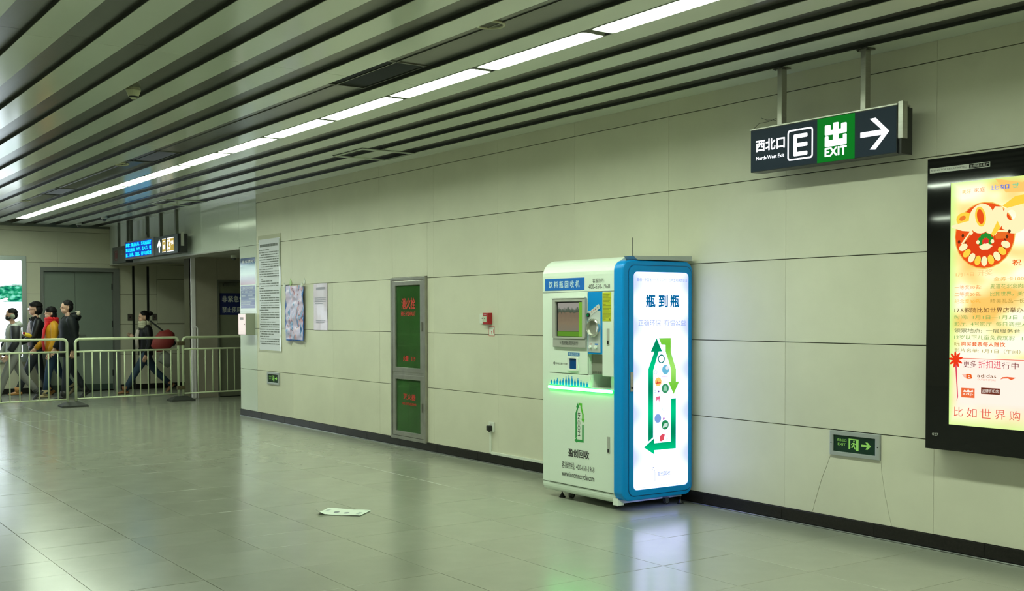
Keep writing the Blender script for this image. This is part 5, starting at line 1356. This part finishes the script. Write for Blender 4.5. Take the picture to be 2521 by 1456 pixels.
for x in (-21.55, -20.98):
    MB().box(x-0.02, x+0.02, 6.07, 6.11, 2.735, 3.22).build('hanger_post', DSTEEL, es)

# ------------------------------------------------------------------ people
SKIN = mat('skin', (0.62, 0.36, 0.26, 1), 0.5); HAIR = mat('black_hair', (0.006, 0.005, 0.005, 1), 0.6, spec=0.15, bump=0.5, bscale=60)
def skinned(verts, edges, radii, sub=2):
    me = bpy.data.meshes.new('skin_tmp'); me.from_pydata(verts, edges, [])
    o = bpy.data.objects.new('skin_tmp', me); COL.objects.link(o)
    md = o.modifiers.new('s', 'SKIN')
    for i, r in enumerate(radii):
        sv = me.skin_vertices[0].data[i]; sv.radius = r if isinstance(r, tuple) else (r, r); sv.use_root = (i == 0)
    md2 = o.modifiers.new('d', 'SUBSURF'); md2.levels = sub
    dg = bpy.context.evaluated_depsgraph_get()
    out = bpy.data.meshes.new_from_object(o.evaluated_get(dg))
    res = ([tuple(v.co) for v in out.vertices], [list(p.vertices) for p in out.polygons])
    bpy.data.objects.remove(o); bpy.data.meshes.remove(out)
    return res
# local frame: x = towards the person's left, y = backwards (they walk towards -y), z = up.  Unit body 1.70 m tall.
def person(x, y, H, label, pose, jacket, trousers, shoes, torso_fat=1.0, long_coat=False, hair='short', extra=None, lean=0.0):
    r = thing('person', label, 'person', (x, y, 0), local=True); r.scale = (1, 1, 1)
    k = H/1.70
    hipz, shz = 0.88*k, 1.38*k
    ln = lean
    pel = Vector((0, 0, hipz)); che = Vector((0, -ln*0.6, 1.22*k)); nek = Vector((0, -ln, 1.43*k)); hed = Vector((0, -ln-0.03, 1.56*k))
    J = {}
    for s, n in ((1, 'L'), (-1, 'R')):
        J['hip'+n] = Vector((0.085*s*k, 0, 0.86*k))
        a1, a2 = pose['leg'+n]      # thigh angle forward, knee flexion (deg)
        t1 = math.radians(a1); th = 0.41*k; sh = 0.39*k
        kn = J['hip'+n]+Vector((0.01*s, -th*math.sin(t1), -th*math.cos(t1)))
        t2 = math.radians(a1-a2); an = kn+Vector((0, -sh*math.sin(t2), -sh*math.cos(t2)))
        J['kne'+n] = kn; J['ank'+n] = an
        J['sho'+n] = Vector((0.175*s*k, -ln*0.9, 1.36*k))
        b1, b2 = pose['arm'+n]      # upper arm forward, elbow flexion
        u1 = math.radians(b1); el = J['sho'+n]+Vector((0.035*s, -0.28*k*math.sin(u1), -0.28*k*math.cos(u1)))
        u2_ = math.radians(b1+b2); wr = el+Vector((0, -0.25*k*math.sin(u2_), -0.25*k*math.cos(u2_)))
        J['elb'+n] = el; J['wri'+n] = wr
    # feet touch the floor
    low_ = min(J['ankL'].z, J['ankR'].z)-0.075*k
    for q in J.values(): q.z -= low_
    for q in (pel, che, nek, hed): q.z -= low_
    V = [pel, che, nek, hed+Vector((0, 0.0, -0.05))]; E_ = [(0, 1), (1, 2), (2, 3)]; Rr = [(0.12*k, 0.10*k), (0.13*k, 0.10*k), 0.05*k, 0.055*k]
    for n in 'LR':
        b = len(V); V += [J['hip'+n]+Vector((0, 0, -0.03)), J['kne'+n], J['ank'+n]]; Rr += [0.075*k, 0.052*k, 0.036*k]; E_ += [(0, b), (b, b+1), (b+1, b+2)]
        b = len(V); V += [J['sho'+n], J['elb'+n], J['wri'+n]]; Rr += [0.050*k, 0.040*k, 0.026*k]; E_ += [(1, b), (b, b+1), (b+1, b+2)]
    vs, fs = skinned([tuple(q) for q in V], E_, Rr)
    mb = MB(); mb.add(vs, fs)
    # head: skull, jaw, nose, ears
    h = hed
    mb.ellip((h.x, h.y+0.005, h.z+0.035*k), (0.072*k, 0.092*k, 0.098*k), 16, 12)
    mb.ellip((h.x, h.y-0.028*k, h.z-0.028*k), (0.054*k, 0.062*k, 0.066*k), 14, 9)
    mb.add([(h.x-0.013*k, h.y-0.084*k, h.z-0.012*k), (h.x+0.013*k, h.y-0.084*k, h.z-0.012*k), (h.x, h.y-0.112*k, h.z-0.006*k), (h.x, h.y-0.082*k, h.z+0.035*k)], [(0, 1, 2), (0, 2, 3), (1, 3, 2), (0, 3, 1)])
    for s in (1, -1): mb.ellip((h.x+0.072*k*s, h.y+0.012*k, h.z+0.008*k), (0.010*k, 0.018*k, 0.030*k), 8, 6)
    # hands: palm, four fingers, thumb
    for s, n in ((1, 'L'), (-1, 'R')):
        w_ = J['wri'+n]; d = (w_-J['elb'+n]).normalized(); o_ = Vector((1, 0, 0)); c_ = d.cross(o_).normalized()
        pc = w_+d*0.045*k
        mb.loft([tuple(w_), tuple(w_+d*0.02*k), tuple(pc+d*0.03*k)], [(0.018*k, 0.022*k), (0.014*k, 0.034*k), (0.012*k, 0.038*k)], 8, refup=(1, 0, 0))
        for i, L_ in enumerate((0.060, 0.070, 0.066, 0.052)):
            b0 = pc+d*0.03*k+c_*(i-1.5)*0.019*k
            b1_ = b0+d*L_*0.55*k-o_*s*0.006*k; b2_ = b1_+d*L_*0.40*k-o_*s*0.022*k
            mb.loft([tuple(b0-d*0.012), tuple(b1_), tuple(b2_)], [0.0085*k, 0.008*k, 0.006*k], 6)
        t0 = w_+d*0.03*k-c_*0.030*k
        mb.loft([tuple(t0), tuple(t0-c_*0.022*k+d*0.025*k), tuple(t0-c_*0.026*k+d*0.050*k-o_*s*0.01)], [0.011*k, 0.009*k, 0.007*k], 6)
    body = mb.build('body', SKIN, r, smooth=True)
    mb = MB()
    for s in (1, -1): mb.ellip((h.x+0.030*k*s, h.y-0.080*k, h.z+0.022*k), (0.013*k, 0.007*k, 0.006*k), 8, 5)
    mb.build('eyes', BLACK, r)
    MB().ellip((h.x, h.y-0.084*k, h.z-0.040*k), (0.020*k, 0.008*k, 0.006*k), 8, 5).build('mouth', mat('lips', (0.35, 0.10, 0.09, 1), 0.5), r)
    # hair
    mb = MB()
    c = (h.x, h.y+0.022*k, h.z+0.050*k)
    if hair == 'short':
        mb.ellip(c, (0.082*k, 0.098*k, 0.100*k), 16, 8, 0.05, 1.0); mb.ellip((h.x, h.y+0.052*k, h.z+0.02*k), (0.078*k, 0.062*k, 0.085*k), 14, 8)
    elif hair == 'bushy':
        mb.ellip((h.x, h.y+0.034*k, h.z+0.066*k), (0.098*k, 0.112*k, 0.100*k), 18, 9, 0.0, 1.0); mb.ellip((h.x, h.y+0.060*k, h.z+0.010*k), (0.095*k, 0.085*k, 0.105*k), 14, 8)
        mb.ellip((h.x, h.y-0.040*k, h.z+0.100*k), (0.070*k, 0.052*k, 0.034*k), 12, 6)
    elif hair == 'long':
        mb.ellip(c, (0.088*k, 0.104*k, 0.102*k), 16, 8, -0.1, 1.0); mb.ellip((h.x, h.y+0.050*k, h.z-0.02*k), (0.086*k, 0.070*k, 0.125*k), 14, 9)
        mb.ellip((h.x, h.y-0.040*k, h.z+0.090*k), (0.066*k, 0.050*k, 0.030*k), 12, 6)
    elif hair == 'bun':
        mb.ellip(c, (0.082*k, 0.100*k, 0.098*k), 16, 8, 0.0, 1.0); mb.ellip((h.x, h.y+0.050*k, h.z+0.03*k), (0.078*k, 0.062*k, 0.080*k), 14, 8)
        mb.ellip((h.x, h.y+0.135*k, h.z+0.085*k), (0.050*k, 0.048*k, 0.046*k), 12, 8)
    mb.build('hair', HAIR, r, smooth=True)
    # trousers
    mb = MB()
    hz2 = J['hipL'].z
    mb.loft([(0, 0.0, hz2+0.10*k), (0, 0.01, hz2+0.02*k), (0, 0.01, hz2-0.06*k)], [(0.135*k, 0.105*k), (0.155*k, 0.120*k), (0.140*k, 0.105*k)], 14, refup=(1, 0, 0))
    for n in 'LR':
        a, b, c = J['hip'+n], J['kne'+n], J['ank'+n]
        mb.loft([tuple(a+Vector((0, 0, 0.02))), tuple(a.lerp(b, 0.5)), tuple(b), tuple(b.lerp(c, 0.5)), tuple(c)], [0.094*k, 0.084*k, 0.066*k, 0.060*k, 0.054*k], 12, refup=(1, 0, 0))
    mb.build('trousers', trousers, r, smooth=True)
    # shoes
    for n in 'LR':
        a = J['ank'+n]; d = (J['ank'+n]-J['kne'+n]).normalized()
        pitch = max(0, min(55, (-(math.degrees(math.atan2(-d.y, -d.z)))))) if False else 0
        back = pose.get('toe'+n, 0)      # heel raised (deg)
        t = math.radians(back); f = Vector((0, -math.cos(t), -math.sin(t))); u = Vector((0, -math.sin(t), math.cos(t)))
        s0 = a-u*0.045*k
        mb = MB().loft([tuple(s0-f*0.065*k), tuple(s0-f*0.03*k), tuple(s0+f*0.05*k-u*0.002), tuple(s0+f*0.12*k-u*0.012*k), tuple(s0+f*0.165*k-u*0.016*k)],
                       [(0.030*k, 0.022*k), (0.040*k, 0.034*k), (0.042*k, 0.034*k), (0.044*k, 0.024*k), (0.024*k, 0.014*k)], 12, refup=(1, 0, 0))
        mb.loft([tuple(a-u*0.03*k), tuple(a+u*0.07*k)], [0.050*k, 0.060*k], 12, refup=(1, 0, 0))
        sh_ = mb.build('shoe', shoes, r, smooth=True)
        MB().loft([tuple(s0-f*0.075*k-u*0.026*k), tuple(s0+f*0.04*k-u*0.026*k), tuple(s0+f*0.17*k-u*0.026*k)], [(0.036*k, 0.008), (0.042*k, 0.008), (0.036*k, 0.007)], 10, refup=(1, 0, 0)).build('sole', RUBBER, sh_)
    # jacket
    mb = MB()
    bot = hz2-(0.13*k if long_coat else 0.02*k)
    f_ = torso_fat
    zs = [bot, bot+0.10*k, che.z-0.12*k, che.z+0.02*k, che.z+0.12*k, nek.z-0.055*k, nek.z-0.005*k]
    ws = [(0.165*f_, 0.135*f_), (0.165*f_, 0.135*f_), (0.160*f_, 0.125*f_), (0.180*f_, 0.138*f_), (0.180*f_, 0.125*f_), (0.12*f_, 0.090*f_), (0.068, 0.065)]
    pts = [(0, -ln*max(0, (z-hz2))/(nek.z-hz2)+0.005, z) for z in zs]
    mb.loft(pts, [(a*k, b*k) for a, b in ws], 18, refup=(1, 0, 0))
    for n in 'LR':
        a, b, c = J['sho'+n], J['elb'+n], J['wri'+n]
        mb.loft([tuple(a+Vector((-0.04 if n == 'L' else 0.04, 0, 0.02))), tuple(a), tuple(a.lerp(b, 0.5)), tuple(b), tuple(b.lerp(c, 0.5)), tuple(c)],
                [0.060*k*f_, 0.072*k*f_, 0.066*k*f_, 0.058*k*f_, 0.052*k*f_, 0.044*k*f_], 12, refup=(1, 0, 0))
    jk = mb.build('jacket', jacket, r, smooth=True)
    if extra: extra(r, jk, J, h, nek, che, k)
    return r
def puff(name, c, rough=0.45): return mat(name, c, rough, bump=0.6, bscale=14, spec=0.2)
W_ = {'legL': (20, 8), 'legR': (-22, 18), 'toeR': 40, 'armL': (-8, 15), 'armR': (12, 20)}

def scarf(r, nek, k, m, tail=True, big=1.0):
    mb = MB()
    for i, dz in enumerate((-0.035, 0.0, 0.035)):
        n = 16; pts = [(0.082*k*big*math.cos(t*2*math.pi/n), nek.y-0.005+0.082*k*big*math.sin(t*2*math.pi/n), nek.z+dz*k+0.008*math.sin(t*1.7+i)) for t in range(n+1)]
        mb.loft(pts, 0.034*k*big, 8)
    s_ = mb.build('scarf', m, r, smooth=True)
    if tail: 
        MB().loft([(0.05*k, nek.y-0.09*k, nek.z-0.02*k), (0.06*k, nek.y-0.155*k, nek.z-0.16*k), (0.07*k, nek.y-0.185*k, nek.z-0.36*k), (0.07*k, nek.y-0.165*k, nek.z-0.55*k)], [(0.05*k, 0.028*k), (0.065*k, 0.022*k), (0.075*k, 0.020*k), (0.085*k, 0.016*k)], 12, refup=(1, 0, 0)).build('scarf_tail', m, s_, smooth=True)
    return s_

# 1 the far left boy
def ex1(r, jk, J, h, nek, che, k):
    g_ = mat('pale_grey_hoodie', (0.42, 0.44, 0.40, 1), 0.8)
    MB().loft([(0, nek.y+0.03, nek.z-0.05), (0, nek.y+0.10, nek.z-0.02), (0, nek.y+0.14, nek.z-0.06)], [(0.11*k, 0.07*k), (0.12*k, 0.075*k), (0.07*k, 0.04*k)], 12, refup=(1, 0, 0)).build('hood', g_, r, smooth=True)
    MB().ellip((h.x, h.y-0.045*k, h.z-0.035*k), (0.062*k, 0.058*k, 0.045*k), 12, 7).build('face_mask', BLACK, r, smooth=True)
    for s in (1, -1): MB().ellip((h.x+0.080*k*s, h.y+0.01*k, h.z-0.005*k), (0.020*k, 0.042*k, 0.045*k), 12, 7).build('ear_muff', mat('olive_fleece', (0.25, 0.26, 0.20, 1), 0.9), r, smooth=True)
    mb = MB()
    a, b, c = J['shoL'], J['elbL'], J['wriL']
    mb.loft([tuple(a+Vector((0.01, 0, 0.03))), tuple(a.lerp(b, 0.5)), tuple(b), tuple(b.lerp(c, 0.7))], [0.082*k, 0.076*k, 0.068*k, 0.058*k], 12, refup=(1, 0, 0)); mb.build('dark_sleeve', mat('dark_sleeve', (0.02, 0.02, 0.024, 1), 0.6), r, smooth=True)
person(-21.00, 4.12, 1.64, 'person in pale grey hooded top, black mask and grey trousers, leftmost of the walkers', {'legL': (24, 4), 'legR': (-24, 16), 'toeR': 42, 'armL': (2, 30), 'armR': (10, 20)},
       mat('pale_grey_hoodie', (0.42, 0.44, 0.40, 1), 0.8), mat('grey_trousers', (0.20, 0.195, 0.185, 1), 0.8), mat('dark_shoes', (0.03, 0.03, 0.03, 1), 0.6), hair='short', extra=ex1)
bg = thing('dark_hip_bag', 'black bag carried at the hip of the boy in the grey hooded top', 'bag', (-21.38, 4.15, 0.92))
MB().loft([(-21.36, 4.16, 0.78), (-21.36, 4.15, 0.86), (-21.36, 4.14, 0.98), (-21.36, 4.14, 1.04)], [(0.05, 0.14), (0.07, 0.17), (0.07, 0.16), (0.04, 0.11)], 14, refup=(1, 0, 0)).build('bag_body', mat('black_bag', (0.012, 0.012, 0.014, 1), 0.6), bg, smooth=True)
MB().loft([(-21.38, 4.18, 1.02), (-21.40, 4.22, 1.15), (-21.44, 4.27, 1.28)], 0.012, 6).build('strap', BLACK, bg)

# 2 leather jacket, glasses
def ex2(r, jk, J, h, nek, che, k):
    mb = MB()
    for s in (1, -1): mb.T = ident; mb.ellip((h.x+0.034*k*s, h.y-0.094*k, h.z+0.024*k), (0.026*k, 0.004, 0.018*k), 12, 6)
    mb.loft([(h.x+0.06*k, h.y-0.092*k, h.z+0.026*k), (h.x+0.076*k, h.y-0.01*k, h.z+0.024*k)], 0.004, 5)
    mb.build('glasses', mat('shiny_lens', (0.6, 0.6, 0.62, 1), 0.05, metal=0.6), r)
    MB().loft([(0, che.y-0.085*k, che.z-0.30*k), (0, che.y-0.095*k, che.z), (0, che.y-0.080*k, che.z+0.12*k)], [(0.09*k, 0.062*k), (0.095*k, 0.062*k), (0.07*k, 0.05*k)], 12, refup=(1, 0, 0)).build('shirt', mat('pink_grey_shirt', (0.42, 0.33, 0.36, 1), 0.8, noise=0.2, nscale=25), r, smooth=True)
    for s in (1, -1):
        cl_ = MB().prism([(nek.y-0.11*k, nek.z-0.02*k), (nek.y-0.02*k, nek.z+0.035*k), (nek.y+0.02*k, nek.z-0.02*k), (nek.y-0.07*k, nek.z-0.10*k)], 0.055*s*k, 0.065*s*k).build('collar', MATS['leather_black'], r)
        cl_.data.transform(Matrix(((0, 0, 1, 0), (1, 0, 0, 0), (0, 1, 0, 0), (0, 0, 0, 1))))
mat('leather_black', (0.008, 0.008, 0.009, 1), 0.45, spec=0.25)
TAN = mat('tan_boots', (0.42, 0.20, 0.055, 1), 0.6); TAN2 = mat('beige_boots', (0.32, 0.25, 0.13, 1), 0.7)
person(-22.0, 4.71, 1.74, 'person in a black leather jacket with glasses and bushy black hair, walking left', {'legL': (26, 2), 'legR': (-12, 12), 'toeR': 30, 'armL': (18, 45), 'armR': (20, 60)},
       MATS['leather_black'], mat('black_jeans', (0.010, 0.014, 0.022, 1), 0.7), TAN, hair='bushy', extra=ex2)
yp = thing('yellow_package', 'small yellow and red snack package held by the person with glasses', 'package', (-21.60, 4.44, 1.13))
MB().loft([(-21.56, 4.40, 1.15), (-21.56, 4.44, 1.135), (-21.56, 4.50, 1.11), (-21.56, 4.53, 1.095)], [(0.02, 0.028), (0.026, 0.036), (0.026, 0.036), (0.02, 0.028)], 10).build('wrapper', mat('yellow_wrap', (0.75, 0.55, 0.03, 1), 0.4), yp, smooth=True)
MB().ellip((-21.55, 4.405, 1.155), (0.024, 0.022, 0.026), 10, 6).build('red_label', REDP, yp, smooth=True)

# 3 red scarf, mustard jacket
def ex3(r, jk, J, h, nek, che, k):
    scarf(r, nek, k, mat('red_knit', (0.62, 0.006, 0.010, 1), 0.8, bump=0.4, bscale=60), True, 1.12)
person(-21.45, 4.86, 1.63, 'person in a mustard yellow puffer jacket with a bright red scarf, walking left', {'legL': (14, 6), 'legR': (-20, 20), 'toeR': 38, 'armL': (2, 18), 'armR': (15, 30)},
       puff('mustard_puffer', (0.55, 0.26, 0.015, 1)), mat('blue_jeans', (0.012, 0.035, 0.075, 1), 0.8), TAN2, torso_fat=1.08, hair='long', extra=ex3)

# 4 black puffer with fur hood
def ex4(r, jk, J, h, nek, che, k):
    MB().loft([(0, nek.y+0.02, nek.z-0.03*k), (0, nek.y+0.12*k, nek.z-0.01*k), (0, nek.y+0.19*k, nek.z-0.04*k)], [(0.12*k, 0.07*k), (0.13*k, 0.08*k), (0.08*k, 0.05*k)], 12, refup=(1, 0, 0)).build('hood', MATS['black_puffer'], r, smooth=True)
    n = 14; fur = mat('beige_fur', (0.42, 0.37, 0.28, 1), 0.95, bump=1.0, bscale=90)
    MB().loft([(0.115*k*math.cos(math.radians(t)), nek.y+0.135*k+0.045*k*math.sin(math.radians(t))*0.6, nek.z+0.03*k+0.030*k*math.sin(math.radians(t))) for t in range(-20, 201, 20)], 0.032*k, 10).build('fur_trim', fur, r, smooth=True)
puff('black_puffer', (0.009, 0.011, 0.012, 1), 0.6)
person(-20.85, 5.00, 1.73, 'person in a black puffer coat with a beige fur-trimmed hood and short hair, walking left', {'legL': (10, 4), 'legR': (-14, 16), 'toeR': 30, 'armL': (-10, 18), 'armR': (10, 20)},
       MATS['black_puffer'], mat('navy_trousers', (0.010, 0.014, 0.022, 1), 0.8), mat('black_shoes', (0.015, 0.014, 0.014, 1), 0.5), torso_fat=1.22, long_coat=True, hair='short', extra=ex4)

# 5 woman with the bun
def ex5(r, jk, J, h, nek, che, k):
    scarf(r, nek, k, mat('cream_knit', (0.52, 0.50, 0.36, 1), 0.85, bump=0.4, bscale=60), False, 1.15)
    MB().loft([(0, che.y-0.13*k, nek.z-0.10*k), (0, che.y-0.165*k, nek.z-0.25*k), (0, che.y-0.15*k, nek.z-0.45*k)], [(0.04, 0.03), (0.05, 0.035), (0.05, 0.03)], 10, refup=(1, 0, 0)).build('scarf_end', mat('pink_white_knit', (0.55, 0.47, 0.42, 1), 0.85), r, smooth=True)
person(-21.60, 6.57, 1.66, 'person with a hair bun, cream scarf and black leather jacket, striding left', {'legL': (33, 2), 'legR': (-33, 14), 'toeR': 40, 'armL': (-4, 22), 'armR': (-12, 128)},
       mat('leather_dark', (0.009, 0.009, 0.010, 1), 0.45, spec=0.25), mat('denim', (0.014, 0.034, 0.065, 1), 0.8), mat('brown_shoes', (0.22, 0.10, 0.04, 1), 0.6), hair='bun', extra=ex5)
rb = thing('red_shoulder_bag', 'dark red rounded bag hanging behind the person with the hair bun', 'bag', (-21.25, 6.84, 0.98))
RB = mat('red_bag_cloth', (0.24, 0.025, 0.022, 1), 0.65, bump=0.3, bscale=12)
MB().loft([(-21.25, 6.62, 0.84), (-21.25, 6.70, 0.91), (-21.25, 6.82, 1.00), (-21.25, 6.94, 1.05), (-21.25, 7.00, 1.05)], [(0.06, 0.08), (0.10, 0.15), (0.12, 0.19), (0.11, 0.16), (0.06, 0.09)], 16).build('bag_body', RB, rb, smooth=True)
MB().loft([(-21.25, 6.80, 1.17), (-21.29, 6.70, 1.26), (-21.38, 6.60, 1.36)], 0.016, 6).build('strap', BLACK, rb)
MB().loft([(-21.25, 6.97, 0.90), (-21.25, 7.03, 0.96)], [(0.07, 0.03), (0.05, 0.03)], 10).build('bag_bottom', BLACK, rb)
gb_ = thing('grey_cloth_bag', 'grey cloth bag hanging below the red shoulder bag', 'bag', (-21.47, 6.85, 0.72))
MB().loft([(-21.27, 6.80, 0.54), (-21.27, 6.83, 0.58), (-21.27, 6.84, 0.68), (-21.27, 6.79, 0.76)], [(0.05, 0.11), (0.07, 0.15), (0.07, 0.13), (0.05, 0.07)], 14, refup=(1, 0, 0)).build('bag_body', mat('grey_cloth', (0.17, 0.175, 0.155, 1), 0.9, bump=0.4, bscale=20), gb_, smooth=True)

bpy.data.objects.remove(_fo)
